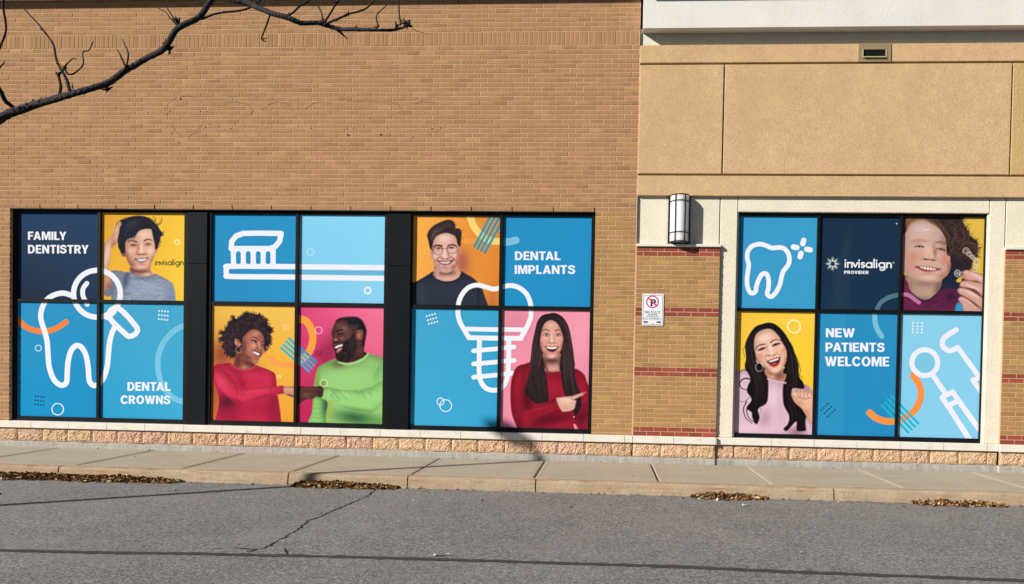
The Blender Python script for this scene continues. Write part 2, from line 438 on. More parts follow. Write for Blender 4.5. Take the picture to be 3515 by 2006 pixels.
# ---------------------------------------------------------------- bold block capitals, drawn as outlines (unit cap height)
def _arc(cx, cy, rx, ry, a0, a1, n=14):
    return [(cx+rx*math.cos(math.radians(a)), cy+ry*math.sin(math.radians(a))) for a in np.linspace(a0, a1, n)]
def _thick(path, t):
    p = spline(path, False, 5); g = np.gradient(p, axis=0); n = np.stack([-g[:, 1], g[:, 0]], 1); n /= np.linalg.norm(n, axis=1)[:, None]
    return [tuple(q) for q in np.vstack([p+n*t/2, (p-n*t/2)[::-1]])]
_S = [(.565, .70), (.52, .83), (.42, .90), (.31, .915), (.19, .88), (.12, .80), (.115, .71), (.16, .62), (.30, .545), (.43, .495), (.54, .41), (.56, .30), (.52, .18), (.42, .105), (.31, .085), (.18, .115), (.10, .20), (.075, .32)]
CAPS = {
 'F': (.55, [[(0, 0), (0, 1), (.55, 1), (.55, .82), (.21, .82), (.21, .59), (.5, .59), (.5, .41), (.21, .41), (.21, 0)]]),
 'A': (.76, [[(0, 0), (.27, 1), (.49, 1), (.76, 0), (.545, 0), (.49, .2), (.27, .2), (.215, 0)], [(.315, .37), (.445, .37), (.38, .70)]]),
 'M': (.88, [[(0, 0), (0, 1), (.29, 1), (.44, .4), (.59, 1), (.88, 1), (.88, 0), (.685, 0), (.685, .66), (.52, 0), (.36, 0), (.195, .66), (.195, 0)]]),
 'I': (.21, [[(0, 0), (0, 1), (.21, 1), (.21, 0)]]),
 'L': (.53, [[(0, 0), (0, 1), (.21, 1), (.21, .18), (.53, .18), (.53, 0)]]),
 'Y': (.70, [[(.245, 0), (.245, .38), (0, 1), (.225, 1), (.35, .6), (.475, 1), (.7, 1), (.455, .38), (.455, 0)]]),
 'D': (.70, [[(0, 0), (0, 1)]+_arc(.3, .5, .4, .5, 90, -90), [(.21, .18), (.21, .82)]+_arc(.3, .5, .185, .32, 90, -90)]),
 'E': (.56, [[(0, 0), (0, 1), (.56, 1), (.56, .82), (.21, .82), (.21, .59), (.52, .59), (.52, .42), (.21, .42), (.21, .18), (.56, .18), (.56, 0)]]),
 'N': (.70, [[(0, 0), (0, 1), (.215, 1), (.5, .42), (.5, 1), (.7, 1), (.7, 0), (.485, 0), (.2, .58), (.2, 0)]]),
 'T': (.62, [[(.205, 0), (.205, .82), (0, .82), (0, 1), (.62, 1), (.62, .82), (.415, .82), (.415, 0)]]),
 'S': (.64, [_thick(_S, .19)]),
 'P': (.64, [[(0, 0), (0, 1)]+_arc(.32, .67, .32, .33, 90, -90)+[(.21, .34), (.21, 0)], [(.21, .51), (.21, .83)]+_arc(.31, .67, .115, .16, 90, -90)]),
 'R': (.67, [[(0, 0), (0, 1)]+_arc(.33, .69, .31, .31, 90, -60)+[(.67, 0), (.445, 0), (.285, .38), (.21, .38), (.21, 0)], [(.21, .55), (.21, .83)]+_arc(.31, .69, .115, .14, 90, -90)]),
 'O': (.78, [_arc(.39, .5, .39, .515, 0, 350, 36), _arc(.39, .5, .18, .335, 0, 350, 36)]),
 'C': (.73, [_thick(_arc(.385, .5, .29, .42, 32, 328, 26), .2)]),
 'W': (1.03, [[(0, 1), (.215, 1), (.325, .34), (.42, 1), (.61, 1), (.705, .34), (.815, 1), (1.03, 1), (.82, 0), (.6, 0), (.515, .58), (.43, 0), (.21, 0)]]),
 'V': (.70, [[(0, 1), (.225, 1), (.35, .3), (.475, 1), (.7, 1), (.46, 0), (.24, 0)]]),
}
KERN = {'AL': 0, 'LY': -.1, 'TA': -.1, 'AT': -.1, 'PA': -.08, 'AN': 0, 'RY': -.04, 'TR': 0, 'LA': -.0, 'OV': -.02, 'AM': 0, 'FA': -.08}
def caps_loops(txt, gap=.085):
    x = 0; loops = []
    for k, ch in enumerate(txt):
        w, ls = CAPS[ch]
        if k: x += gap+KERN.get(txt[k-1]+ch, 0)
        loops += [[(x+a, b) for a, b in l] for l in ls]; x += w
    return loops, x
def text_triangles(txt, off=.018):
    cu = bpy.data.curves.new('tmp_text', 'FONT')
    cu.body = txt; cu.size = 1.0; cu.offset = off; cu.resolution_u = 4
    ob = bpy.data.objects.new('tmp_text', cu)
    bpy.context.scene.collection.objects.link(ob)
    dg = bpy.context.evaluated_depsgraph_get()
    me = ob.evaluated_get(dg).to_mesh()
    me.calc_loop_triangles()
    v = np.array([q.co[:2] for q in me.vertices])
    t = v[np.array([lt.vertices[:] for lt in me.loop_triangles])]
    ob.evaluated_get(dg).to_mesh_clear()
    bpy.data.objects.remove(ob); bpy.data.curves.remove(cu)
    return t, (v[:, 0].min(), v[:, 1].min(), v[:, 0].max(), v[:, 1].max())
# corners of the sunlit part of each print: top left, top right, bottom left, bottom right
QUADS = {
 'a1': ((72, 733), (337, 734), (70, 1025.6), (336, 1029)),
 'a2': ((360, 738), (635.7, 741), (358.5, 1028.7), (633.7, 1032.5)),
 'a3': ((70.9, 1042.8), (336, 1045.5), (68.2, 1425.7), (333.3, 1432.7)),
 'a4': ((357.4, 1047), (632.2, 1051.9), (354.7, 1435.4), (629, 1440.7)),
 'b1': ((746.2, 742.9), (1016.8, 743.9), (736.6, 1033.2), (1014.6, 1037.5)),
 'b2': ((1040.9, 744.5), (1322, 747.1), (1034.5, 1038.6), (1318.9, 1042.9)),
 'b3': ((735.7, 1053.1), (1013.4, 1057.4), (730.9, 1442.6), (1008, 1448.9)),
 'b4': ((1035.7, 1058), (1318, 1062.6), (1030.6, 1448.9), (1312, 1455.1)),
 'c1': ((1429.3, 747.5), (1716.8, 750), (1425, 1045.8), (1711.8, 1049.5)),
 'c2': ((1740.2, 750.5), (2031.4, 752.2), (1734.7, 1050), (2024.3, 1053.3)),
 'c3': ((1424.3, 1067), (1710.5, 1069.2), (1417.7, 1459.3), (1704, 1466.5)),
 'c4': ((1733.6, 1069.1), (2024, 1072.9), (1725.9, 1466.3), (2016.4, 1472.9)),
 'd1': ((2548.9, 751.6), (2804.1, 752.2), (2540.4, 1058), (2796.7, 1060.4)),
 'd2': ((2826.4, 752.2), (3090.7, 750.8), (2818.7, 1062.6), (3081.9, 1064)),
 'd3': ((3112, 753), (3379.5, 752), (3103.8, 1065), (3369.5, 1066.3)),
 'd4': ((2539.1, 1077.4), (2795.7, 1079.4), (2528, 1485.4), (2785.7, 1490.9)),
 'd5': ((2818.4, 1080.7), (3078.3, 1083.2), (2807, 1493.6), (3066.6, 1498.8)),
 'd6': ((3101.5, 1083.8), (3368.5, 1086.3), (3088.2, 1499.7), (3355.5, 1505)),
}
WH = (240, 243, 252); TEAL = (45, 178, 216)

def big_tooth(P):
    P.ls = 1.
    P.at(20, 700, 1.8671)
    P.line([(75, 742), (130, 790), (200, 815), (270, 815), (330, 795), (388, 757)], 36, (255, 135, 60))
    P.line([(425, 588), (370, 573), (310, 585), (260, 620), (230, 680), (226, 740), (247, 810), (265, 880), (271, 960), (278, 1040), (300, 1110), (330, 1150), (365, 1163), (390, 1142), (394, 1080), (400, 1010), (415, 950), (440, 915), (462, 908), (490, 925), (515, 975), (528, 1050), (532, 1110), (540, 1145), (565, 1165), (600, 1150), (630, 1110), (650, 1040), (658, 960), (665, 890), (680, 830), (700, 785)], 34, WH)
    P.ring(585, 576, 150, 34, WH)
    P.line([(520, 510), (496, 545), (496, 590), (522, 644)], 30, WH)
    P.line([(660, 720), (718, 668), (832, 782), (838, 825), (800, 848), (765, 832)], 34, WH, smooth=True, closed=True)
    P.line([(690, 690), (650, 725)], 40, WH, smooth=False)

def implant(P):
    P.ls = 1.
    P.at(1360, 700, 1.82)
    P.line([(388, 660), (391, 620), (405, 580), (430, 543), (465, 517), (510, 508), (560, 520), (610, 533), (660, 521), (715, 511), (770, 526), (815, 565), (838, 620), (844, 680), (838, 720), (815, 775), (778, 840)], 30, WH)
    P.line([(388, 650), (387, 690), (400, 740), (426, 786), (455, 836)], 30, WH)
    P.line([(455, 836), (780, 841)], 30, WH, smooth=False)
    P.line([(430, 782), (808, 787)], 28, WH, smooth=False)
    P.line([(521, 845), (519, 960), (519, 1050), (530, 1110), (562, 1152), (610, 1165), (655, 1152), (685, 1112), (698, 1060), (703, 960), (704, 845)], 30, WH)
    for a, b in ((918, 895), (1000, 978), (1083, 1058)):
        P.line([(484, a), (737, b)], 28, WH, smooth=False)

def toothbrush(P):
    P.at(630, 700, 1.8667)
    P.poly([(305, 275), (592, 275), (592, 395), (305, 395)], WH, smooth=False)
    P.line([(1400, 412), (720, 403), (310, 400), (280, 410), (272, 433), (280, 457), (310, 466), (720, 470), (1400, 481)], 34, WH, smooth=True)
    P.poly([(307, 287), (312, 240), (340, 207), (385, 190), (480, 188), (626, 190), (616, 240), (588, 275), (550, 287)], (38, 146, 200), smooth=False)
    P.line([(307, 287), (312, 240), (340, 207), (385, 190), (480, 188), (626, 190), (616, 240), (588, 275), (550, 287)], 34, WH, smooth=False, closed=True)
    for x in (353, 416, 480, 543):
        P.line([(x, 319), (x, 372)], 30, (38, 146, 200), smooth=False)
        P.poly([(x-15, 320), (x+15, 320), (x+15, 383), (x-15, 383)], (38, 146, 200), smooth=False)

def sweep_d(P):   # orange sweep and teal bars that run over two prints
    P.at(2790, 1060, 3.236)
    P.line([(632, 1155), (700, 1212), (790, 1246), (870, 1250), (960, 1238), (1050, 1195), (1140, 1120), (1190, 1020), (1202, 930), (1180, 840), (1115, 740)], 75, (249, 148, 72))
    for a, b in (((870, 965), (1180, 1285)), ((833, 998), (1140, 1320)), ((798, 1032), (1105, 1352)), ((760, 1066), (1068, 1385))):
        P.bar(a, b, 26, (30, 180, 208), .95)

def dots(P, o, dx, dy, nx, ny, r, col):
    for i in range(nx):
        for j in range(ny): P.dot(o[0]+dx[0]*i+dy[0]*j, o[1]+dx[1]*i+dy[1]*j, r, col)

def p_a1(P):
    P.grad((31, 62, 95), (33, 66, 100), (24, 42, 66), (30, 52, 80))
    P.at(20, 700, 1.8671)
    P.glyphs('FAMILY', 143, 180, 389, 233, WH); P.glyphs('DENTISTRY', 143, 265, 531, 319, WH)
    big_tooth(P)
def p_a3(P):
    P.grad((45, 150, 200), (42, 148, 198), (20, 150, 205), (28, 145, 200)); P.at(20, 700, 1.8671)
    P.ring(209, 925, 19, 5, (215, 232, 242)); P.ring(333, 1317, 37, 6, WH)
    dots(P, (192, 1233), (18, 2), (-2, 26), 4, 3, 5, (15, 45, 85))
    big_tooth(P)
def p_a4(P):
    P.grad((70, 165, 208), (70, 170, 210), (40, 160, 208), (62, 172, 215)); P.at(20, 700, 1.8671)
    P.line([(1180, 772), (1110, 795), (1050, 840), (1000, 910), (975, 1000), (985, 1110), (1030, 1200), (1090, 1252), (1180, 1275)], 36, (118, 198, 228))
    dots(P, (984, 687), (18.5, 1.5), (-2, 26.5), 4, 3, 5.5, WH)
    P.glyphs('DENTAL', 781, 1144, 1056, 1199, WH); P.glyphs('CROWNS', 738, 1230, 1055, 1284, WH)
    big_tooth(P)
def p_b1(P):
    P.grad((40, 148, 200), (38, 148, 203), (38, 140, 195), (45, 150, 205)); toothbrush(P)
def p_b2(P):
    P.grad((135, 214, 247), (140, 218, 250), (128, 200, 235), (140, 214, 246)); P.at(630, 700, 1.8667)
    P.poly([(700, 420), (1400, 425), (1400, 462), (700, 458)], (105, 185, 222), smooth=False)
    toothbrush(P)
    P.ring(814, 310, 22, 4.5, (205, 235, 248)); P.ring(1180, 556, 20, 10, WH)
def p_c2(P):
    P.grad((40, 145, 198), (38, 146, 200), (36, 148, 203), (34, 142, 198)); P.at(1360, 700, 1.82)
    P.line([(640, 240), (700, 239), (748, 228)], 45, (125, 195, 226))
    P.glyphs('DENTAL', 743, 299, 1028, 353, WH); P.glyphs('IMPLANTS', 742, 385, 1118, 439, WH)
    implant(P)
def p_c3(P):
    P.grad((66, 166, 208), (60, 165, 208), (65, 172, 214), (55, 165, 212)); P.at(1360, 700, 1.82)
    dots(P, (191, 704), (17.5, -5), (7, 24), 4, 3, 5.5, WH)
    P.ring(277, 1236, 22, 5, WH); P.ring(310, 1261, 37, 5, WH)
    implant(P)
def p_d1(P):
    P.grad((58, 155, 203), (60, 160, 208), (62, 158, 205), (60, 158, 206)); P.at(2500, 700, 3.64)
    P.line([(400, 505), (300, 530), (245, 600), (238, 680), (255, 760), (245, 850), (233, 950), (240, 1040), (265, 1100), (300, 1120), (340, 1095), (350, 1040), (375, 960), (415, 890), (455, 870), (490, 895), (505, 970), (500, 1060), (485, 1120), (510, 1155), (550, 1155), (600, 1100), (645, 1010), (665, 920), (690, 840), (745, 770), (765, 700), (750, 620), (700, 560), (630, 545), (550, 553), (480, 525)], 57, WH, closed=True)
    for a, b in (((943, 455), (931, 498)), ((815, 538), (858, 546)), ((980, 566), (1024, 575)), ((909, 618), (897, 660))): P.line([a, b], 66, WH, smooth=False)
def p_d2(P):
    P.grad((27, 48, 72), (28, 50, 75), (24, 52, 76), (24, 50, 74)); P.at(2500, 700, 3.64)
    P.poly([(1330, 900), (1500, 300), (1530, 300), (1500, 1325), (1290, 1325)], (52, 70, 90), .35, smooth=False, soft=8)  # pale glass reflection streak painted into the print colour
    lower_word(P, 1464, 794, 58, WH, 18, 1464, 2034)
    P.ring(2063, 731, 9, 4, WH)
    P.glyphs('PROVIDER', 1450, 839, 1757, 879, WH)
    for i in range(8):
        a = i*math.pi/4
        for r0, r1, wd, c in ((22, 48, 15, WH), (48, 74, 19, (150, 165, 160)), (74, 104, 15, (85, 108, 112))):
            ca, sa = math.cos(a), math.sin(a)
            f = lambda r, t: (1306+r*ca-t*sa, 755+r*sa+t*ca)
            e = (0, wd) if r0 == 22 else ((wd, 0) if r1 == 104 else (wd*.85, wd*.85))
            P.poly([f(r0, e[0]), f(r0, -e[0]), f(r1, -e[1]), f(r1, e[1])], c, smooth=False)
    P.line([(2200, 1125), (2118, 1135), (2000, 1170), (1900, 1240), (1850, 1345)], 56, (78, 118, 134))
    P.dot(2104, 243, 9, (200, 210, 215))
def p_d5(P):
    P.grad((40, 140, 190), (45, 145, 195), (38, 142, 195), (35, 140, 195)); P.at(2790, 1060, 3.236)
    P.poly([(60, 60), (370, 60), (340, 1420), (40, 1420)], (70, 165, 205), .22, smooth=False)
    P.line([(690, 20), (690, 100), (700, 180), (730, 250), (768, 306)], 56, (120, 192, 220))
    P.glyphs('NEW', 148, 221, 470, 319, WH); P.glyphs('PATIENTS', 144, 380, 799, 480, WH); P.glyphs('WELCOME', 138, 535, 850, 640, WH)
    dots(P, (171, 1057), (35, 35.3), (-25.6, 23.6), 3, 4, 9, (18, 50, 95))
    sweep_d(P)
def p_d6(P):
    P.grad((140, 210, 238), (135, 208, 238), (130, 205, 238), (140, 208, 240)); P.at(2790, 1060, 3.236)
    LG = (236, 238, 250)
    dots(P, (1115, 160), (51, 1), (-1, 35), 3, 4, 10, WH)
    sweep_d(P); P.at(2790, 1060, 3.236)
    P.dot(1246, 600, 140, (125, 200, 232)); P.ring(1246, 600, 143, 57, LG)
    P.line([(1325, 725), (1480, 950)], 57, LG, smooth=False)
    P.line([(1437, 985), (1555, 922), (1618, 1018), (1500, 1082)], 56, LG, smooth=False, closed=True)
    P.line([(1500, 1075), (1745, 1460)], 60, LG, smooth=False); P.line([(1615, 1015), (1900, 1410)], 60, LG, smooth=False)
    P.line([(1595, 235), (1520, 280), (1462, 325), (1440, 380), (1460, 435), (1515, 465), (1560, 458), (1612, 430)], 58, LG)
    P.line([(1612, 430), (1855, 765), (1778, 790), (1890, 950)], 54, LG, smooth=False)

def p_a2(P):  # boy
    P.grad((226, 160, 52), (250, 205, 62), (238, 180, 52), (250, 208, 66)); P.at(350, 720, 4); P.rim = (.5, -.5, -.4); P.ls, P.ps = 2.5, 1
    P.blob(300, 720, 260, 260, (240, 182, 50), .8); P.blob(60, 1000, 120, 300, (238, 170, 55), .5)
    sk = (224, 172, 146); hi = (245, 210, 188)
    sh = P.poly([(120, 845), (180, 836), (260, 845), (320, 862), (385, 858), (420, 872), (480, 890), (560, 915), (630, 918), (690, 895), (735, 882), (820, 920), (900, 960), (965, 1010), (990, 1060), (1005, 1130), (1028, 1400), (135, 1400), (135, 1188), (70, 1196), (30, 1170), (30, 1100), (105, 1088), (120, 1030), (112, 930)], (146, 159, 184), smooth=False)
    for _ in range(420):
        x, y = P.rng.uniform(60, 1020), P.rng.uniform(860, 1250)
        P.line([(x, y), (x+P.rng.uniform(15, 55), y+P.rng.uniform(-6, 8))], 9, (112, 124, 150) if P.rng.rand() < .55 else (184, 196, 216), .35, smooth=False, mask=sh)
    P.blob(330, 960, 50, 150, (70, 78, 100), .85, 12, sh); P.blob(150, 1100, 60, 130, (90, 92, 105), .6, 20, sh); P.blob(560, 940, 130, 20, (95, 105, 130), .6, 0, sh)
    P.blob(940, 1200, 60, 120, (116, 128, 154), .6, 0, sh); P.blob(240, 930, 40, 80, (112, 122, 132), .6, 0, sh); P.blob(650, 1060, 120, 60, (166, 180, 204), .5, 0, sh)
    P.line([(300, 1150), (400, 1160), (430, 1240)], 8, (70, 72, 80), .7); P.line([(405, 1165), (450, 1240)], 8, (200, 190, 120), .8)
    am = P.poly([(30, 490), (60, 450), (110, 395), (160, 310), (190, 220), (215, 172), (250, 178), (285, 183), (292, 210), (262, 228), (252, 260), (252, 330), (242, 400), (218, 465), (165, 498), (150, 530), (130, 600), (110, 700), (92, 800), (80, 870), (30, 880)], sk)
    P.blob(160, 470, 40, 60, (160, 102, 84), .75, 30, am); P.blob(60, 640, 40, 220, hi, .7, 10, am); P.blob(238, 380, 20, 90, (140, 88, 74), .75, 5, am); P.blob(205, 250, 16, 70, hi, .7, 20, am); P.blob(115, 760, 22, 160, (172, 112, 90), .7, 8, am)
    for x in (205, 232, 258): P.line([(x, 185), (x-12, 260)], 6, (140, 86, 72), .7, smooth=False)
    ua = P.poly([(30, 870), (90, 905), (118, 950), (120, 1035), (100, 1085), (30, 1090)], (210, 152, 126)); P.blob(100, 1060, 50, 60, (130, 80, 66), .8, 0, ua)
    P.at(388, 722, 3.325)
    P.poly([(62, 395), (80, 460), (110, 520), (130, 528), (148, 515), (148, 400)], (84, 54, 50)); P.blob(122, 505, 20, 22, (176, 122, 98), .7)
    ear = P.poly([(480, 450), (512, 432), (514, 470), (498, 504), (474, 500)], (222, 166, 142)); P.blob(492, 462, 8, 18, (150, 96, 80), .8)
    nk = P.poly([(212, 640), (205, 705), (260, 735), (335, 757), (390, 757), (458, 730), (428, 690), (420, 620)], (206, 152, 128)); P.blob(300, 690, 110, 36, (104, 62, 54), .95, 4, nk); P.blob(228, 700, 24, 50, (112, 68, 58), .8, 0, nk); P.blob(395, 735, 50, 20, hi, .6, 0, nk)
    fc = P.poly([(138, 400), (142, 470), (152, 530), (170, 590), (215, 650), (270, 680), (325, 689), (375, 676), (415, 640), (450, 590), (476, 520), (486, 440), (480, 340), (455, 230), (330, 190), (200, 260), (140, 340)], sk)
    P.blob(150, 520, 34, 130, (150, 94, 74), .85, -14, fc); P.blob(205, 620, 50, 50, (146, 92, 74), .75, 40, fc); P.blob(455, 560, 26, 90, (176, 116, 94), .75, 18, fc); P.blob(330, 684, 90, 18, (160, 104, 86), .7, 0, fc)
    P.blob(370, 275, 90, 60, hi, .8, 0, fc); P.blob(250, 300, 40, 50, (196, 140, 116), .5, 0, fc); P.blob(205, 460, 44, 38, (236, 192, 168), .8, 0, fc); P.blob(425, 465, 44, 46, (246, 214, 194), .8, 0, fc); P.blob(325, 645, 44, 18, (238, 196, 174), .7, 0, fc)
    P.blob(230, 385, 58, 26, (190, 132, 110), .6, 0, fc); P.blob(398, 372, 52, 24, (198, 142, 120), .5, 0, fc)
    P.blob(325, 430, 16, 60, (250, 218, 198), .85, 0, fc); P.blob(286, 440, 14, 56, (176, 116, 92), .75, 8, fc); P.blob(328, 478, 26, 18, (240, 198, 176), .8, 0, fc)
    P.blob(325, 505, 58, 9, (150, 92, 76), .8); P.blob(296, 504, 14, 7, (92, 48, 42), .85); P.blob(356, 501, 13, 7, (92, 48, 42), .8); P.blob(270, 490, 9, 14, (168, 108, 88), .7); P.blob(380, 486, 8, 14, (176, 116, 96), .6)
    P.line([(168, 360), (214, 346), (268, 361)], 19, (84, 60, 56), .85, taper=(.55, 1)); P.line([(362, 346), (405, 331), (448, 346)], 18, (84, 60, 56), .85, taper=(1, .55))
    for x, y, w in ((232, 400, 70), (396, 389, 64)):
        P.line([(x-w/2, y+5), (x-w*.1, y-7), (x+w/2, y+1)], 12, (44, 28, 28), .92, taper=(.5, 1)); P.dot(x+2, y, 8, (22, 14, 14), .95); P.line([(x-w*.4, y+8), (x, y+10), (x+w*.4, y+6)], 5, (120, 76, 66), .6); P.dot(x+5, y-3, 2, (235, 235, 240), .9); P.blob(x, y+24, 36, 7, (186, 128, 106), .6)
    P.dot(x+18, y+1, 4, (220, 205, 200), .7); P.dot(x-20, y+2, 3, (210, 190, 184), .6)
    P.blob(250, 560, 10, 26, (170, 108, 88), .6, 20); P.blob(404, 548, 10, 26, (176, 114, 94), .6, -20)
    P.poly([(254, 558), (290, 558), (325, 554), (360, 551), (397, 547), (378, 578), (345, 594), (315, 594), (282, 582)], (84, 40, 42)); P.poly([(270, 560), (325, 557), (386, 551), (374, 575), (340, 587), (300, 583)], (226, 228, 236))
    for k in range(6): P.dot(284+k*18, 570-k*.6, 5.5, (176, 186, 206), .8); P.dot(284+k*18, 570-k*.6, 2.4, (240, 242, 248), .8)
    P.line([(276, 586), (325, 606), (378, 581)], 15, (196, 128, 122), .9); P.line([(252, 557), (325, 551), (399, 545)], 7, (128, 72, 68), .75); P.blob(325, 624, 40, 7, (176, 116, 96), .7)
    P.at(350, 720, 4)
    H = [(230, 490), (220, 420), (240, 330), (250, 250), (275, 195), (250, 150), (300, 135), (370, 110), (430, 95), (520, 88), (600, 100), (660, 130), (710, 165), (740, 200), (770, 230), (790, 270), (820, 310), (840, 360), (812, 370), (800, 430), (778, 490), (770, 530), (738, 548), (728, 470), (706, 380), (690, 300), (676, 268), (600, 266), (530, 285), (490, 312), (460, 352), (430, 380), (370, 400), (335, 430), (322, 470), (318, 540), (320, 590), (295, 600), (265, 570), (240, 530)]
    hm = P.poly(H, (24, 28, 42))
    P.strands([(330, 380), (380, 250), (480, 170), (600, 150)], 46, 90, 12, [(58, 68, 92), (12, 14, 24), (46, 54, 78)], .45, hm)
    P.strands([(620, 170), (700, 260), (760, 400), (755, 520)], 34, 50, 11, [(52, 60, 82), (12, 14, 24)], .45, hm); P.strands([(280, 330), (250, 430), (290, 560)], 26, 50, 11, [(54, 64, 92), (12, 14, 24)], .45, hm)
    P.blob(430, 190, 120, 40, (60, 70, 94), .4, -25, hm)
    for q in ([(740, 200), (790, 190), (825, 110)], [(710, 170), (740, 130), (700, 90)], [(760, 220), (810, 190), (828, 140)], [(820, 320), (850, 310), (840, 285)], [(250, 150), (215, 175), (195, 210)], [(470, 340), (445, 385), (430, 400)], [(500, 300), (465, 350), (440, 400)], [(790, 430), (815, 440), (800, 470)], [(780, 480), (800, 495), (780, 520)], [(260, 150), (320, 110), (420, 95)], [(640, 110), (720, 150), (760, 210)], [(800, 300), (850, 330), (835, 370)], [(420, 380), (400, 410), (350, 420)]): P.line(q, 8, (28, 30, 42), .85, taper=(1, .3))
    P.ring(1030, 446, 32, 13, (252, 244, 215))
    P.ls = 1.
    lower_word(P, 736, 762, 46, (52, 40, 22), 9, 736, 1114)
    big_tooth(P)

def p_b3(P):  # woman with round curly hair
    P.grad((232, 180, 70), (245, 198, 92), (205, 110, 58), (240, 168, 52)); P.at(720, 1046, 3.5); P.rim = (.6, .6, -.4); P.ls, P.ps = 2., 1
    P.blob(500, 120, 500, 160, (247, 200, 88), .6); P.blob(150, 600, 150, 170, (150, 70, 48), .9); P.blob(60, 1050, 90, 300, (160, 75, 45), .7); P.blob(860, 650, 160, 300, (246, 186, 60), .7)
    P.line([(735, 640), (800, 695), (900, 728), (1060, 722)], 75, (250, 160, 82), .85)
    for a, b in (((945, 400), (1060, 515)), ((915, 440), (1060, 575)), ((885, 480), (1060, 632)), ((855, 515), (1060, 700))): P.bar(a, b, 27, (48, 180, 215))
    dots(P, (886, 242), (29, -2), (2.5, 20), 3, 4, 6, (250, 235, 170)); P.ring(836, 866, 17, 8, (252, 240, 200))
    H = [(310, 640), (240, 620), (195, 585), (180, 520), (150, 510), (175, 450), (125, 425), (160, 380), (130, 340), (185, 320), (215, 260), (245, 215), (280, 180), (280, 140), (330, 180), (390, 135), (430, 105), (500, 108), (560, 122), (605, 130), (640, 160), (690, 195), (700, 250), (755, 300), (720, 350), (725, 400), (735, 450), (700, 488), (680, 490), (666, 545), (650, 500), (640, 420), (560, 300), (450, 340), (390, 440), (380, 560), (340, 640)]
    P.frizz(H[:31], 330, 48, 7, (46, 30, 36), .9); hm = P.poly(H, (42, 30, 38))
    for _ in range(420):
        x, y = P.rng.uniform(150, 740), P.rng.uniform(110, 620); a = P.rng.uniform(0, 6.28)
        P.line([(x, y), (x+20*math.cos(a), y+20*math.sin(a)), (x+26*math.cos(a+1), y+26*math.sin(a+1))], 6, [(78, 55, 58), (24, 16, 22), (100, 66, 62)][P.rng.randint(3)], .5, mask=hm)
    sk = (186, 118, 92); dk = (104, 54, 50); hi = (222, 160, 128)
    P.poly([(330, 560), (300, 690), (280, 745), (360, 800), (440, 800), (540, 765), (548, 725), (500, 680), (400, 600)], (150, 86, 70)); P.blob(340, 680, 44, 120, (96, 48, 46), .9, 8); P.blob(480, 712, 90, 26, (92, 44, 44), .9, 22); P.blob(415, 755, 44, 22, (206, 136, 108), .75)
    P.at(800, 1105, 5.54)
    P.poly([(150, 430), (180, 280), (250, 200), (330, 140), (400, 118), (490, 138), (570, 210), (612, 300), (606, 400), (400, 500), (230, 640), (170, 560)], (48, 32, 37), soft=2)
    P.poly([(30, 362), (58, 328), (108, 350), (152, 420), (142, 456), (106, 472), (62, 452), (40, 412)], (196, 126, 102)); P.line([(58, 370), (90, 360), (112, 400), (100, 440)], 15, (104, 54, 48), .85, soft=3); P.blob(50, 400, 12, 30, (226, 156, 130), .8); P.blob(128, 430, 16, 20, (222, 150, 124), .8)
    fc = P.poly([(180, 420), (200, 300), (262, 226), (335, 165), (405, 145), (482, 164), (552, 226), (588, 300), (598, 380), (590, 470), (596, 545), (566, 620), (522, 680), (486, 728), (468, 780), (430, 792), (378, 780), (300, 722), (238, 660), (198, 600), (180, 520)], (180, 110, 92))
    P.blob(205, 480, 60, 200, (106, 58, 54), .92, 0, fc); P.blob(290, 680, 90, 44, (112, 56, 54), .85, 36, fc); P.blob(440, 225, 80, 46, (212, 142, 120), .8, -6, fc); P.blob(390, 455, 56, 50, (230, 158, 132), .9, 10, fc); P.blob(330, 520, 50, 60, (196, 124, 102), .6, 0, fc); P.blob(560, 300, 24, 60, (150, 90, 78), .6, -10, fc); P.blob(430, 745, 46, 24, (206, 132, 112), .8, -20, fc); P.blob(575, 545, 20, 40, (204, 134, 116), .8, 10, fc)
    P.blob(495, 430, 18, 56, (226, 156, 130), .85, -14, fc); P.blob(512, 505, 24, 20, (226, 152, 126), .9, 10, fc); P.blob(462, 440, 16, 40, (150, 86, 72), .7, -24, fc); P.blob(540, 430, 10, 36, (140, 80, 70), .7, 0, fc)
    P.line([(448, 492), (470, 512), (502, 530), (528, 548), (548, 528)], 12, (110, 56, 48), .85, soft=3); P.blob(490, 522, 16, 8, (78, 36, 32), .9, 20)
    P.line([(336, 298), (388, 287), (440, 310), (490, 345)], 16, (60, 34, 34), .95, taper=(.4, 1)); P.line([(540, 386), (570, 372), (596, 382)], 15, (60, 34, 34), .9, taper=(.8, .6))
    P.poly([(352, 360), (395, 352), (436, 362), (458, 392), (425, 396), (388, 380)], (46, 26, 26)); P.blob(404, 374, 20, 9, (226, 210, 200), .9, 10); P.dot(432, 376, 12, (26, 16, 14), 1); P.line([(350, 358), (400, 348), (440, 362), (460, 394)], 8, (28, 16, 16), .95)
    P.poly([(532, 440), (560, 430), (592, 444), (580, 458), (550, 456)], (46, 26, 26)); P.blob(550, 445, 12, 7, (224, 208, 198), .9, 10)
    P.line([(445, 500), (400, 530), (372, 560)], 12, (132, 74, 62), .55, soft=4)
    P.poly([(364, 558), (420, 556), (480, 578), (530, 602), (512, 650), (490, 664), (450, 650), (410, 624), (380, 594)], (64, 22, 26)); P.poly([(372, 568), (420, 570), (470, 588), (510, 610), (502, 640), (472, 642), (424, 616), (388, 596)], (242, 234, 230))
    for a, b in (((404, 574), (410, 604)), ((432, 582), (440, 622)), ((462, 592), (470, 636)), ((488, 606), (492, 638))): P.line([a, b], 4, (190, 170, 168), .6, smooth=False)
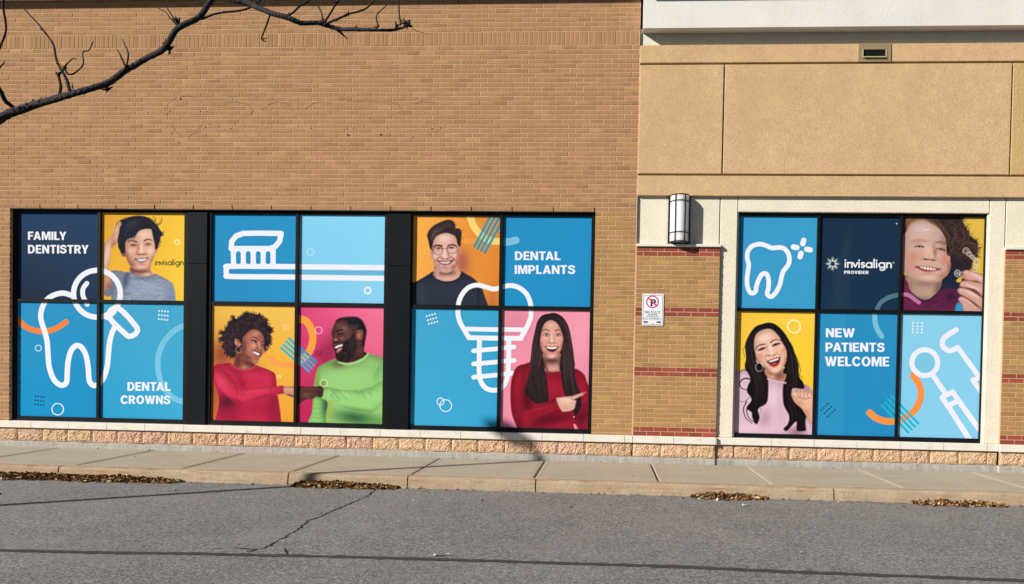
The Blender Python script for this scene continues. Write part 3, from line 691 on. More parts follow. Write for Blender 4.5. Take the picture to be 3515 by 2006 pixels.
    P.line([(360, 552), (425, 548), (485, 570), (536, 597)], 15, (138, 72, 66), .9); P.line([(392, 618), (446, 664), (488, 682), (510, 654)], 20, (176, 98, 90), .92); P.blob(470, 676, 20, 6, (214, 146, 136), .7, 20); P.blob(440, 700, 44, 10, (130, 72, 64), .6, 20)
    P.ring(105, 532, 50, 9, (206, 178, 136), .95, ry=64); P.ring(103, 534, 55, 3, (80, 52, 42), .8, ry=68)
    P.at(720, 1046, 3.5)
    cr = (203, 40, 76)
    bd = P.poly([(40, 770), (80, 722), (160, 712), (250, 702), (300, 748), (360, 782), (440, 787), (520, 762), (548, 732), (640, 760), (730, 795), (785, 835), (800, 920), (806, 1000), (808, 1640), (92, 1640), (112, 1200), (100, 1080), (60, 950), (40, 880)], cr)
    P.blob(210, 1180, 130, 130, (88, 18, 42), .95, 20, bd); P.blob(380, 930, 50, 120, (150, 22, 55), .7, -25, bd); P.blob(640, 1260, 250, 120, (165, 26, 58), .7, 0, bd); P.blob(700, 900, 60, 120, (218, 52, 88), .6, 0, bd); P.blob(750, 1250, 60, 200, (140, 22, 60), .7, 0, bd); P.blob(560, 850, 160, 60, (214, 48, 84), .6, 0, bd); P.blob(250, 1330, 150, 100, (150, 25, 55), .7, 0, bd); P.blob(300, 745, 60, 15, (240, 90, 120), .5, 20, bd)
    P.line([(250, 702), (300, 750), (370, 785), (440, 790), (520, 765), (548, 735)], 14, (225, 65, 98), .7)
    am = P.poly([(48, 830), (110, 775), (210, 830), (290, 930), (370, 1005), (480, 1005), (640, 995), (800, 985), (888, 982), (903, 1060), (800, 1085), (640, 1130), (520, 1175), (400, 1198), (330, 1185), (200, 1090), (90, 960)], (212, 48, 82))
    P.blob(140, 940, 60, 120, (222, 70, 100), .7, -35, am); P.blob(330, 1165, 140, 30, (150, 25, 58), .8, 25, am); P.blob(640, 1115, 200, 25, (160, 28, 60), .8, -15, am); P.blob(560, 1040, 200, 30, (226, 66, 98), .7, -5, am)
    for q in ([(240, 850), (320, 950), (380, 985)], [(300, 1000), (340, 1060), (320, 1100)], [(380, 1020), (400, 1060), (370, 1090)], [(440, 1010), (440, 1050), (410, 1085)], [(180, 820), (260, 880), (300, 960)], [(740, 1000), (730, 1060), (760, 1085)]): P.line(q, 10, (140, 20, 50), .5, soft=6, taper=(1, .35))
    hd = P.poly([(893, 992), (960, 988), (1060, 990), (1060, 1140), (1010, 1124), (985, 1115), (930, 1088), (898, 1072)], (205, 145, 118)); P.blob(960, 1095, 60, 18, (110, 58, 48), .9, 10, hd); P.blob(940, 1015, 60, 16, (232, 180, 150), .7, 0, hd); P.line([(985, 1085), (1015, 1095)], 5, (90, 45, 40), .8)

def p_b4(P):  # bearded man
    P.grad((222, 70, 122), (252, 128, 165), (180, 34, 82), (200, 50, 92)); P.at(1020, 1046, 3.5); P.rim = (.6, .5, -.5); P.ls, P.ps = 2., 1
    P.blob(950, 380, 200, 300, (238, 110, 150), .7); P.blob(340, 600, 120, 180, (150, 26, 66), .7); P.blob(150, 1300, 120, 200, (192, 40, 88), .6); P.blob(430, 480, 60, 180, (120, 26, 50), .5)
    P.line([(-10, 170), (55, 178), (110, 200), (160, 270), (188, 380), (180, 480), (140, 570), (90, 635), (-10, 700)], 88, (255, 160, 64))
    for a, b in (((-20, 470), (245, 698)), ((-20, 530), (213, 735)), ((-20, 590), (181, 772)), ((-20, 652), (150, 808))): P.bar(a, b, 27, (50, 176, 224))
    dots(P, (224, 558), (29, -2), (2.5, 20), 3, 4, 7, (110, 12, 50)); P.ring(258, 308, 42, 7, (250, 225, 235))
    gr = (150, 206, 120)
    bd = P.poly([(465, 652), (340, 705), (255, 760), (225, 860), (205, 1000), (205, 1120), (185, 1280), (165, 1640), (1200, 1640), (1200, 720), (1060, 650), (950, 612), (880, 597), (845, 588), (800, 640), (700, 690), (600, 712), (500, 690)], gr)
    P.blob(500, 720, 90, 50, (92, 80, 50), .85, 0, bd); P.blob(240, 950, 40, 180, (118, 150, 50), .7, 5, bd); P.blob(600, 850, 250, 120, (162, 216, 132), .6, 0, bd); P.blob(980, 800, 60, 120, (110, 175, 100), .6, 20, bd); P.blob(700, 1360, 260, 80, (52, 98, 58), .95, 8, bd); P.blob(900, 700, 120, 60, (150, 205, 122), .6, 20, bd); P.blob(390, 1250, 40, 120, (165, 170, 80), .8, 0, bd); P.blob(950, 1400, 120, 60, (95, 155, 80), .7, 0, bd)
    P.line([(500, 692), (600, 714), (700, 694), (800, 648), (850, 592)], 26, (168, 222, 138), .8)
    ls = P.poly([(205, 1108), (300, 1125), (355, 1160), (370, 1210), (352, 1300), (347, 1400), (340, 1640), (140, 1640), (166, 1412), (185, 1280)], (140, 205, 112)); P.blob(345, 1200, 50, 160, (44, 84, 60), .85, 5, ls)
    for y in (1180, 1240, 1300, 1350): P.line([(195, y), (250, y+15), (330, y-10)], 9, (92, 158, 86), .5, soft=6)
    am = P.poly([(318, 1000), (400, 1002), (480, 1020), (640, 1030), (800, 1025), (900, 990), (1000, 930), (1200, 860), (1200, 1120), (1060, 1180), (960, 1262), (880, 1300), (760, 1285), (600, 1250), (480, 1200), (400, 1150), (300, 1130)], (150, 212, 124))
    P.blob(700, 1265, 260, 30, (90, 150, 80), .8, 8, am); P.blob(900, 1120, 120, 60, (160, 220, 132), .6, 0, am); P.blob(600, 1080, 120, 50, (170, 226, 142), .6, 10, am); P.blob(380, 1060, 40, 50, (168, 224, 142), .6, 0, am)
    for q in ([(470, 1010), (530, 1070), (600, 1145)], [(430, 1040), (480, 1110), (520, 1140)], [(405, 1080), (440, 1130), (500, 1165)], [(770, 1030), (800, 1090), (825, 1130)], [(810, 1010), (870, 1000), (920, 1025)], [(860, 1050), (890, 1080), (890, 1110)], [(700, 1030), (730, 1050), (740, 1075)], [(930, 860), (980, 800), (1060, 760)], [(960, 780), (1010, 730), (1060, 700)], [(610, 1040), (620, 1060), (650, 1080)]): P.line(q, 12, (92, 152, 84), .5, soft=7, taper=(1, .3))
    hd = P.poly([(0, 998), (120, 990), (220, 988), (312, 988), (300, 1112), (230, 1106), (190, 1132), (110, 1142), (60, 1172), (0, 1190)], (84, 50, 46)); P.blob(110, 1090, 60, 25, (142, 90, 76), .8, 10, hd); P.blob(150, 1010, 120, 14, (110, 68, 60), .7, 0, hd); P.blob(270, 1050, 40, 60, (60, 34, 34), .7, 0, hd)
    for q in ([(60, 1070), (95, 1110), (70, 1140)], [(100, 1100), (150, 1095), (190, 1110)]): P.line(q, 6, (40, 22, 22), .8)
    P.poly([(470, 640), (500, 680), (600, 702), (700, 682), (795, 638), (842, 588), (760, 540), (560, 560)], (66, 38, 37), smooth=False)
    P.at(1125, 1080, 4.747)
    nk = P.poly([(330, 765), (300, 700), (430, 600), (470, 480), (600, 440), (592, 610), (640, 642), (562, 692), (440, 748)], (76, 44, 42)); P.blob(525, 560, 44, 70, (104, 62, 56), .8, 0, nk); P.blob(440, 700, 70, 30, (58, 32, 32), .8, -30, nk)
    P.poly([(420, 220), (590, 220), (590, 480), (430, 560)], (74, 44, 42))
    fc = P.poly([(136, 125), (190, 96), (260, 88), (330, 105), (400, 200), (445, 300), (450, 420), (400, 560), (200, 700), (140, 680), (130, 600), (104, 540), (84, 490), (79, 450), (90, 402), (82, 370), (68, 310), (78, 260), (100, 190)], (88, 52, 48))
    P.blob(265, 225, 60, 50, (140, 106, 104), .75, 0, fc); P.blob(190, 175, 50, 40, (112, 68, 64), .7, 0, fc); P.blob(330, 290, 60, 60, (108, 74, 70), .65, 0, fc); P.blob(235, 385, 44, 36, (138, 84, 76), .85, 0, fc); P.blob(330, 370, 40, 40, (104, 66, 60), .6, 0, fc); P.blob(110, 330, 18, 60, (60, 34, 32), .8, 8, fc); P.blob(130, 365, 14, 50, (124, 76, 66), .7, 14, fc); P.blob(138, 412, 24, 18, (206, 148, 126), .85, 0, fc); P.blob(104, 430, 14, 16, (150, 96, 82), .7, 0, fc); P.blob(90, 260, 14, 60, (56, 32, 32), .6, 10, fc)
    P.line([(138, 284), (186, 256), (246, 246)], 21, (34, 20, 22), .95, taper=(.8, 1)); P.line([(180, 300), (230, 290), (286, 292)], 7, (128, 84, 78), .6, soft=3)
    P.poly([(168, 322), (200, 306), (250, 312), (232, 328), (196, 332)], (26, 14, 16)); P.blob(206, 318, 14, 5, (176, 150, 146), .85); P.line([(166, 318), (205, 303), (254, 310)], 7, (24, 14, 14), .9); P.blob(94, 352, 12, 14, (34, 18, 18), .8); P.blob(200, 348, 44, 9, (62, 36, 34), .7)
    P.line([(88, 432), (128, 446), (172, 428), (182, 396)], 11, (44, 24, 24), .85, soft=3); P.line([(180, 400), (226, 440), (250, 480)], 13, (54, 32, 30), .7, soft=4)
    be = P.poly([(84, 480), (104, 540), (126, 600), (138, 690), (162, 742), (212, 768), (300, 762), (382, 722), (432, 650), (462, 560), (466, 470), (442, 380), (424, 326), (390, 372), (332, 420), (288, 442), (252, 490), (246, 552), (216, 612), (160, 632), (136, 600), (110, 530)], (30, 22, 25), soft=2); P.blob(420, 470, 50, 110, (70, 52, 50), .6, 14, be); P.blob(250, 690, 80, 40, (20, 15, 18), .7, 0, be)
    for _ in range(260):
        x, y = P.rng.uniform(150, 460), P.rng.uniform(360, 750); a = P.rng.uniform(0, 6.28)
        P.line([(x, y), (x+16*math.cos(a), y+16*math.sin(a)), (x+20*math.cos(a+1.2), y+20*math.sin(a+1.2))], 6, [(68, 54, 54), (14, 10, 12), (84, 66, 62)][P.rng.randint(3)], .45, mask=be)
    P.line([(94, 474), (160, 458), (248, 476)], 22, (34, 22, 24), .85, soft=3)
    P.poly([(112, 520), (150, 496), (200, 484), (248, 480), (252, 520), (240, 576), (190, 622), (150, 628), (132, 590)], (40, 16, 20)); P.line([(106, 500), (160, 482), (246, 478)], 16, (120, 66, 64), .9)
    P.poly([(122, 532), (168, 506), (240, 489), (245, 514), (192, 534), (134, 556)], (246, 236, 230)); P.poly([(142, 602), (188, 562), (238, 530), (234, 574), (184, 620), (150, 626)], (168, 92, 88)); P.poly([(160, 578), (195, 556), (218, 552), (195, 576), (165, 590)], (238, 206, 200), .9)
    hr = P.poly([(130, 128), (150, 95), (212, 62), (330, 45), (460, 45), (540, 80), (592, 150), (632, 250), (628, 330), (602, 470), (586, 525), (572, 440), (588, 320), (572, 262), (520, 248), (470, 268), (438, 300), (420, 260), (380, 200), (346, 152), (326, 106), (260, 90), (180, 102)], (24, 21, 26), soft=2); P.blob(420, 220, 60, 50, (74, 56, 54), .75, 30); P.blob(590, 380, 22, 90, (48, 34, 34), .6, 6, hr); P.blob(440, 80, 120, 24, (44, 42, 50), .6, 8, hr)
    for _ in range(120):
        x, y = P.rng.uniform(350, 500), P.rng.uniform(150, 280); P.line([(x, y), (x+10, y+6), (x+6, y+14)], 6, [(30, 22, 24), (110, 86, 82)][P.rng.randint(2)], .35)
    P.poly([(488, 280), (530, 250), (572, 270), (582, 330), (556, 402), (512, 416), (478, 396), (470, 330)], (142, 88, 74)); P.line([(505, 300), (545, 272), (565, 310), (545, 370)], 13, (78, 42, 38), .85, soft=3); P.blob(515, 340, 16, 34, (196, 134, 112), .8); P.blob(560, 300, 8, 40, (170, 112, 94), .7); P.blob(505, 396, 18, 12, (120, 74, 64), .7); P.dot(500, 422, 6, (20, 14, 16), .9)
    P.at(1020, 1046, 3.5)
    P.ring(320, 945, 42, 7, (248, 248, 235)); P.dot(320, 945, 36, (120, 130, 50), .5)

def p_c1(P):  # man with round glasses
    P.grad((250, 176, 80), (228, 140, 50), (250, 176, 84), (222, 130, 48)); P.at(1410, 720, 4); P.rim = (.6, -.5, -.3); P.ls, P.ps = 2., 1
    P.blob(150, 400, 200, 500, (252, 178, 78), .6); P.blob(720, 720, 110, 170, (158, 80, 80), .9); P.blob(1120, 1280, 60, 200, (190, 100, 60), .6); P.blob(950, 700, 250, 200, (232, 145, 55), .5); P.poly([(70, 405), (920, 405), (880, 470), (70, 470)], (252, 186, 88), .3, smooth=False)
    P.line([(800, 60), (828, 130), (860, 215), (925, 310), (1010, 385), (1110, 428), (1260, 440)], 96, (248, 216, 122))
    for a, b in (((1110, 70), (875, 522)), ((1176, 70), (920, 548)), ((1240, 70), (968, 575)), ((1255, 175), (1015, 602))): P.bar(a, b, 30, (45, 176, 212))
    sh = P.poly([(-80, 1060), (60, 1000), (150, 950), (250, 890), (312, 852), (345, 910), (420, 965), (520, 985), (600, 965), (660, 910), (688, 848), (760, 885), (850, 935), (920, 1000), (980, 1080), (1020, 1200), (1065, 1318), (1160, 1600), (-80, 1600)], (44, 51, 66)); P.blob(150, 1150, 60, 200, (62, 70, 84), .5, 0, sh); P.blob(520, 1100, 250, 100, (50, 58, 72), .5, 0, sh); P.blob(930, 1200, 20, 200, (28, 32, 44), .7, 0, sh)
    P.at(1456, 744, 4.154)
    hi = (248, 214, 202)
    nk = P.poly([(165, 690), (150, 780), (128, 832), (180, 890), (300, 930), (420, 915), (500, 870), (530, 812), (512, 768), (468, 720), (450, 660)], (218, 164, 146)); P.blob(320, 800, 150, 40, (112, 72, 66), .95, -4, nk); P.blob(190, 810, 30, 60, (228, 178, 156), .6, 0, nk); P.blob(480, 800, 26, 50, (236, 168, 142), .7, 0, nk); P.blob(330, 890, 120, 26, (232, 184, 168), .6, 0, nk)
    P.line([(128, 838), (180, 895), (300, 932), (420, 918), (500, 872), (530, 818)], 13, (20, 24, 34), .95)
    P.poly([(86, 440), (104, 440), (128, 590), (104, 580)], (206, 142, 122)); P.poly([(492, 430), (530, 410), (538, 470), (520, 540), (492, 570)], (196, 122, 104)); P.blob(520, 470, 8, 34, (232, 164, 142), .7)
    fc = P.poly([(104, 440), (110, 350), (140, 290), (200, 255), (300, 225), (400, 250), (455, 310), (474, 390), (496, 440), (502, 520), (490, 610), (452, 700), (400, 770), (335, 807), (270, 800), (200, 750), (150, 682), (126, 600), (110, 520)], (230, 178, 162))
    P.blob(285, 305, 110, 50, hi, .8, -6, fc); P.blob(430, 330, 40, 60, (208, 152, 138), .6, 0, fc); P.blob(118, 500, 16, 90, (186, 128, 112), .7, -4, fc); P.blob(480, 560, 24, 110, (164, 104, 92), .85, 8, fc); P.blob(160, 560, 34, 34, hi, .75, 0, fc); P.blob(440, 545, 36, 34, (242, 200, 186), .6, 0, fc)
    P.blob(300, 760, 90, 44, (196, 158, 148), .75, 0, fc); P.blob(190, 700, 40, 50, (182, 138, 126), .75, 30, fc); P.blob(420, 720, 46, 44, (150, 104, 96), .85, -45, fc); P.blob(300, 800, 60, 14, (160, 120, 110), .8, 0, fc); P.blob(300, 735, 46, 12, (172, 126, 116), .7, 0, fc); P.blob(290, 775, 36, 16, (214, 178, 166), .7, 0, fc)
    P.blob(195, 440, 62, 20, (188, 132, 118), .65, 0, fc); P.blob(395, 430, 62, 20, (188, 132, 118), .65, 0, fc); P.blob(292, 500, 16, 66, hi, .9, 0, fc); P.blob(262, 470, 12, 30, (186, 128, 114), .6, 6, fc); P.blob(348, 545, 14, 44, (156, 98, 88), .75, -14, fc); P.blob(325, 480, 12, 34, (186, 128, 114), .6, 0, fc); P.blob(300, 570, 28, 20, (246, 208, 194), .85, 0, fc); P.blob(200, 500, 40, 12, (206, 154, 140), .6, 0, fc)
    P.line([(246, 585), (262, 600), (300, 606), (338, 604), (372, 590)], 11, (126, 74, 68), .8, soft=3); P.blob(262, 597, 13, 7, (84, 44, 42), .9); P.blob(338, 600, 13, 7, (84, 44, 42), .9)
    P.line([(128, 432), (158, 410), (210, 406), (258, 418)], 18, (46, 34, 36), .95, taper=(.5, 1)); P.line([(342, 416), (388, 399), (440, 414), (470, 436)], 18, (46, 34, 36), .95, taper=(1, .5))
    for x, y, w in ((208, 456, 74), (388, 446, 76)):
        P.poly([(x-w*.5, y+4), (x-w*.15, y-10), (x+w*.2, y-10), (x+w*.5, y+3), (x+w*.15, y+11), (x-w*.2, y+12)], (204, 182, 176)); P.dot(x, y, 12, (56, 40, 36), .97); P.dot(x, y, 6, (12, 8, 8), 1); P.dot(x+4, y-4, 2.4, (245, 245, 250), .9)
        P.line([(x-w*.54, y+5), (x-w*.15, y-12), (x+w*.2, y-12), (x+w*.54, y+3)], 10, (40, 26, 28), .95, taper=(.6, .9)); P.line([(x-w*.4, y+11), (x, y+15), (x+w*.4, y+10)], 5, (120, 78, 72), .65)
    P.line([(238, 568), (196, 596), (174, 628)], 14, (140, 92, 82), .75, soft=4); P.line([(378, 568), (428, 600), (440, 622)], 14, (128, 80, 72), .8, soft=4); P.line([(470, 630), (458, 690), (420, 750)], 14, (120, 76, 70), .6, soft=5)
    P.poly([(184, 625), (240, 632), (300, 638), (360, 630), (438, 611), (402, 656), (350, 690), (300, 697), (250, 686), (214, 656)], (164, 104, 96)); P.poly([(204, 632), (300, 645), (420, 622), (380, 662), (340, 680), (300, 684), (254, 675), (222, 654)], (104, 50, 50)); P.poly([(222, 640), (262, 647), (300, 650), (340, 645), (380, 632), (366, 656), (338, 670), (300, 674), (254, 665)], (244, 240, 240))
    for x in (250, 272, 295, 318, 341): P.line([(x, 648), (x, 668)], 3, (200, 188, 188), .6, smooth=False)
    P.line([(246, 680), (300, 697), (360, 682)], 15, (206, 136, 128), .9); P.line([(182, 624), (240, 630), (300, 636), (360, 628), (440, 609)], 7, (120, 66, 62), .85); P.blob(300, 716, 50, 7, (164, 112, 104), .7)
    P.at(1410, 720, 4)
    H = [(268, 530), (242, 420), (230, 350), (260, 280), (330, 220), (400, 180), (500, 146), (580, 162), (605, 200), (615, 265), (660, 262), (698, 310), (692, 400), (688, 490), (668, 505), (645, 470), (628, 395), (590, 350), (500, 320), (420, 332), (350, 372), (312, 440), (296, 520), (280, 545)]
    hm = P.poly(H, (52, 40, 42)); P.strands([(270, 420), (300, 300), (420, 220), (580, 180)], 55, 70, 8, [(92, 74, 72), (28, 20, 22), (120, 98, 92)], .6, hm); P.strands([(420, 320), (520, 250), (620, 290), (670, 420)], 50, 60, 8, [(82, 66, 64), (28, 20, 22)], .6, hm); P.frizz(H[2:13], 40, 40, 5, (52, 38, 40), .7)
    P.at(1456, 744, 4.154)
    P.ring(198, 482, 70, 6, (104, 70, 72), .95, ry=65); P.ring(402, 460, 74, 6, (104, 70, 72), .95, ry=67)
    P.line([(130, 465), (150, 436), (198, 418), (245, 434), (266, 462), (298, 456), (330, 460), (350, 420), (402, 394), (455, 412), (474, 440)], 6, (62, 40, 46), .95); P.line([(130, 478), (104, 466)], 9, (60, 36, 42), smooth=False); P.line([(472, 440), (494, 396)], 6, (190, 150, 100), .9, smooth=False)
    implant(P)

def p_c4(P):  # woman with long straight hair
    P.grad((238, 148, 170), (244, 156, 176), (240, 146, 170), (226, 128, 152)); P.at(1715, 1060, 3.5)
    P.blob(200, 200, 200, 200, (222, 132, 156), .7); P.blob(980, 350, 100, 300, (246, 165, 182), .6)
    implant(P); P.at(1715, 1060, 3.5); P.rim = (.6, -.3, -.4); P.ls, P.ps = 2., 1
    rd = (150, 24, 46)
    bd = P.poly([(133, 1000), (148, 850), (185, 740), (230, 690), (300, 668), (400, 650), (540, 750), (640, 770), (740, 756), (880, 718), (960, 745), (1020, 800), (1050, 880), (1090, 960), (1200, 1100), (1200, 1700), (300, 1700), (215, 1425), (170, 1330), (140, 1200)], rd)
    P.blob(640, 950, 100, 160, (170, 30, 54), .7, 0, bd); P.blob(330, 1100, 60, 200, (80, 12, 28), .85, -8, bd); P.blob(600, 1330, 300, 70, (88, 12, 30), .85, -10, bd); P.blob(220, 900, 50, 150, (166, 32, 54), .7, 5, bd); P.blob(1000, 950, 40, 150, (165, 30, 54), .6, 0, bd); P.blob(980, 1300, 60, 120, (90, 14, 32), .8, 20, bd); P.blob(740, 1400, 140, 40, (160, 28, 52), .6, -10, bd)
    for q in ([(965, 1165), (1055, 1155)], [(910, 1330), (1000, 1290), (1060, 1260)], [(960, 1400), (1010, 1330), (1060, 1280)]): P.line(q, 9, (80, 10, 26), .7, soft=6, taper=(1, .35))
    P.poly([(890, 1395), (920, 1400), (960, 1500), (925, 1500)], (240, 150, 170)); P.dot(894, 1300, 10, (240, 150, 170))
    sk = (226, 172, 152); hi = (244, 204, 188)
    H = [(600, 66), (660, 57), (740, 90), (800, 160), (840, 260), (870, 420), (890, 560), (897, 720), (920, 880), (965, 1000), (985, 1130), (950, 1250), (910, 1285), (888, 1200), (860, 1070), (800, 1050), (760, 930), (740, 760), (735, 600), (500, 600), (530, 680), (560, 800), (580, 950), (592, 1100), (520, 1135), (430, 1140), (360, 1080), (310, 1000), (340, 850), (378, 700), (385, 560), (400, 420), (430, 280), (460, 160), (520, 85)]
    hm = P.poly(H, (46, 32, 36))
    P.at(1822, 1072, 4.154)
    nk = P.poly([(165, 600), (180, 700), (195, 780), (230, 835), (300, 850), (390, 850), (440, 830), (440, 600)], (200, 146, 130)); P.blob(300, 690, 150, 50, (92, 54, 50), .95, 0, nk); P.blob(205, 740, 30, 110, (104, 64, 58), .9, -6, nk); P.blob(420, 720, 26, 120, (112, 70, 64), .85, 0, nk); P.blob(310, 800, 60, 30, (224, 172, 154), .7, 0, nk); P.line([(190, 770), (220, 790), (240, 830)], 16, (70, 44, 42), .8, soft=4)
    P.line([(215, 838), (300, 854), (420, 846)], 9, (84, 12, 26), .9)
    fc = P.poly([(134, 380), (150, 300), (176, 200), (215, 140), (285, 106), (355, 130), (405, 190), (438, 262), (462, 350), (464, 420), (447, 500), (412, 580), (362, 640), (300, 664), (240, 646), (190, 592), (150, 512), (134, 440)], (228, 170, 152))
    P.blob(140, 460, 26, 130, (156, 92, 84), .8, -8, fc); P.blob(455, 470, 26, 130, (150, 88, 80), .8, 8, fc); P.blob(205, 600, 40, 50, (160, 98, 88), .7, 35, fc); P.blob(400, 590, 40, 50, (156, 94, 84), .7, -35, fc); P.blob(160, 220, 26, 60, (176, 116, 104), .7, 14, fc); P.blob(430, 240, 26, 60, (176, 116, 104), .7, -14, fc)
    P.blob(285, 190, 70, 40, (240, 192, 174), .75, 0, fc); P.blob(172, 395, 44, 42, (234, 156, 146), .7, 0, fc); P.blob(420, 395, 40, 42, (232, 152, 142), .7, 0, fc); P.blob(200, 365, 40, 14, (244, 202, 188), .6, 0, fc); P.blob(395, 365, 40, 14, (244, 202, 188), .6, 0, fc); P.blob(298, 370, 16, 58, (248, 208, 192), .85, 0, fc); P.blob(268, 380, 12, 44, (186, 122, 108), .6, 6, fc); P.blob(335, 380, 12, 40, (190, 126, 112), .5, -6, fc); P.blob(303, 412, 24, 18, (244, 198, 182), .8, 0, fc); P.blob(300, 622, 46, 18, (244, 196, 180), .75, 0, fc)
    P.blob(222, 300, 56, 16, (180, 118, 104), .65, 0, fc); P.blob(392, 302, 52, 16, (180, 118, 104), .65, 0, fc)
    for y in (205, 219, 234): P.line([(205, y+2), (290, y-5), (390, y+6)], 5, (192, 134, 118), .5)
    P.line([(154, 278), (190, 252), (232, 252), (268, 264)], 13, (62, 38, 38), .92, taper=(.4, 1)); P.line([(350, 266), (395, 251), (438, 272)], 13, (62, 38, 38), .92, taper=(1, .4))
    for x, y, w in ((226, 328, 84), (393, 330, 78)):
        P.poly([(x-w*.5, y+2), (x-w*.2, y-13), (x+w*.18, y-13), (x+w*.5, y+3), (x+w*.18, y+13), (x-w*.2, y+13)], (214, 196, 190)); P.dot(x, y-1, 13, (74, 50, 40), .97); P.dot(x, y-1, 6, (14, 10, 10), 1); P.dot(x+4, y-5, 2.6, (250, 250, 250), .95)
        P.line([(x-w*.54, y+4), (x-w*.2, y-14), (x+w*.18, y-15), (x+w*.54, y+2)], 9, (36, 22, 22), .95, taper=(.6, .8)); P.line([(x-w*.4, y+11), (x, y+16), (x+w*.4, y+11)], 5, (120, 74, 66), .65); P.line([(x-w*.4, y-16), (x, y-27), (x+w*.4, y-18)], 5, (130, 80, 70), .6); P.blob(x, y+27, 38, 6, (196, 136, 122), .6)
    P.line([(252, 426), (268, 438), (300, 442), (335, 440), (352, 428)], 10, (150, 88, 78), .7, soft=3); P.blob(275, 436, 12, 6, (86, 42, 40), .9); P.blob(330, 438, 12, 6, (86, 42, 40), .9)
    P.line([(248, 428), (214, 464), (196, 500)], 11, (170, 106, 94), .6, soft=4); P.line([(358, 430), (396, 466), (414, 505)], 11, (170, 106, 94), .6, soft=4)
    P.poly([(206, 491), (255, 489), (305, 492), (355, 489), (398, 497), (372, 540), (340, 562), (300, 568), (255, 552), (228, 524)], (56, 18, 22)); P.poly([(222, 496), (262, 494), (305, 496), (350, 494), (384, 500), (362, 522), (305, 531), (246, 520)], (242, 236, 232))
    for x in (248, 270, 292, 314, 336, 358): P.line([(x, 497), (x, 524)], 3, (196, 180, 178), .6, smooth=False)
    P.line([(232, 540), (262, 564), (305, 577), (345, 566), (376, 536)], 15, (206, 118, 112), .95); P.line([(203, 491), (255, 484), (305, 489), (355, 484), (401, 496)], 8, (172, 94, 90), .85); P.blob(305, 592, 40, 6, (176, 112, 100), .7)
    P.at(1715, 1060, 3.5)
    # front hair
    hf = P.poly([(600, 66), (660, 57), (740, 90), (800, 160), (840, 260), (870, 420), (890, 560), (895, 720), (740, 760), (735, 600), (765, 450), (770, 350), (742, 250), (690, 170), (625, 138), (565, 158), (522, 210), (498, 300), (488, 400), (500, 500), (525, 600), (535, 720), (378, 700), (385, 560), (400, 420), (430, 280), (460, 160), (520, 85)], (46, 32, 36))
    hh = np.maximum(hm*(1-fc)*(1-nk), hf)
    P.strands([(560, 100), (470, 300), (430, 600), (400, 850), (470, 1110)], 90, 75, 7, [(86, 66, 64), (26, 17, 20), (108, 84, 78)], .55, hh); P.strands([(690, 100), (800, 330), (820, 640), (850, 900), (930, 1180)], 90, 70, 7, [(84, 64, 62), (26, 17, 20), (104, 80, 76)], .55, hh); P.strands([(580, 620), (500, 850), (560, 1080)], 40, 50, 7, [(86, 66, 64), (26, 17, 20)], .5, hh)
    am = P.poly([(150, 1225), (240, 1212), (330, 1205), (450, 1182), (560, 1140), (682, 1085), (742, 1222), (640, 1260), (500, 1330), (380, 1400), (290, 1500), (215, 1430)], (146, 24, 44)); P.blob(480, 1200, 160, 20, (172, 36, 58), .8, -15, am); P.blob(300, 1300, 60, 60, (160, 30, 52), .7, 0, am); P.blob(560, 1290, 150, 18, (84, 12, 28), .8, -22, am); P.blob(220, 1380, 60, 50, (96, 14, 30), .7, 0, am)
    for q in ([(200, 1240), (230, 1300), (215, 1360)], [(270, 1250), (260, 1320), (290, 1380)]): P.line(q, 8, (90, 12, 28), .6, soft=6, taper=(1, .35))
    hd = P.poly([(682, 1088), (740, 1065), (830, 1055), (880, 1048), (960, 1022), (1030, 1003), (1046, 1016), (1000, 1040), (925, 1078), (888, 1094), (922, 1105), (918, 1140), (910, 1165), (902, 1200), (860, 1226), (800, 1236), (745, 1226)], (236, 188, 168)); P.blob(800, 1190, 70, 35, (205, 145, 125), .7, 20, hd); P.blob(780, 1090, 70, 20, (248, 212, 195), .7, 0, hd)
    for q in ([(870, 1085), (895, 1100), (922, 1108)], [(850, 1130), (885, 1145), (916, 1143)], [(840, 1170), (870, 1180), (906, 1180)], [(880, 1050), (860, 1075), (875, 1095)]): P.line(q, 5, (165, 105, 92), .8)
    P.line([(1012, 1020), (1040, 1014)], 15, (190, 30, 50), smooth=False)

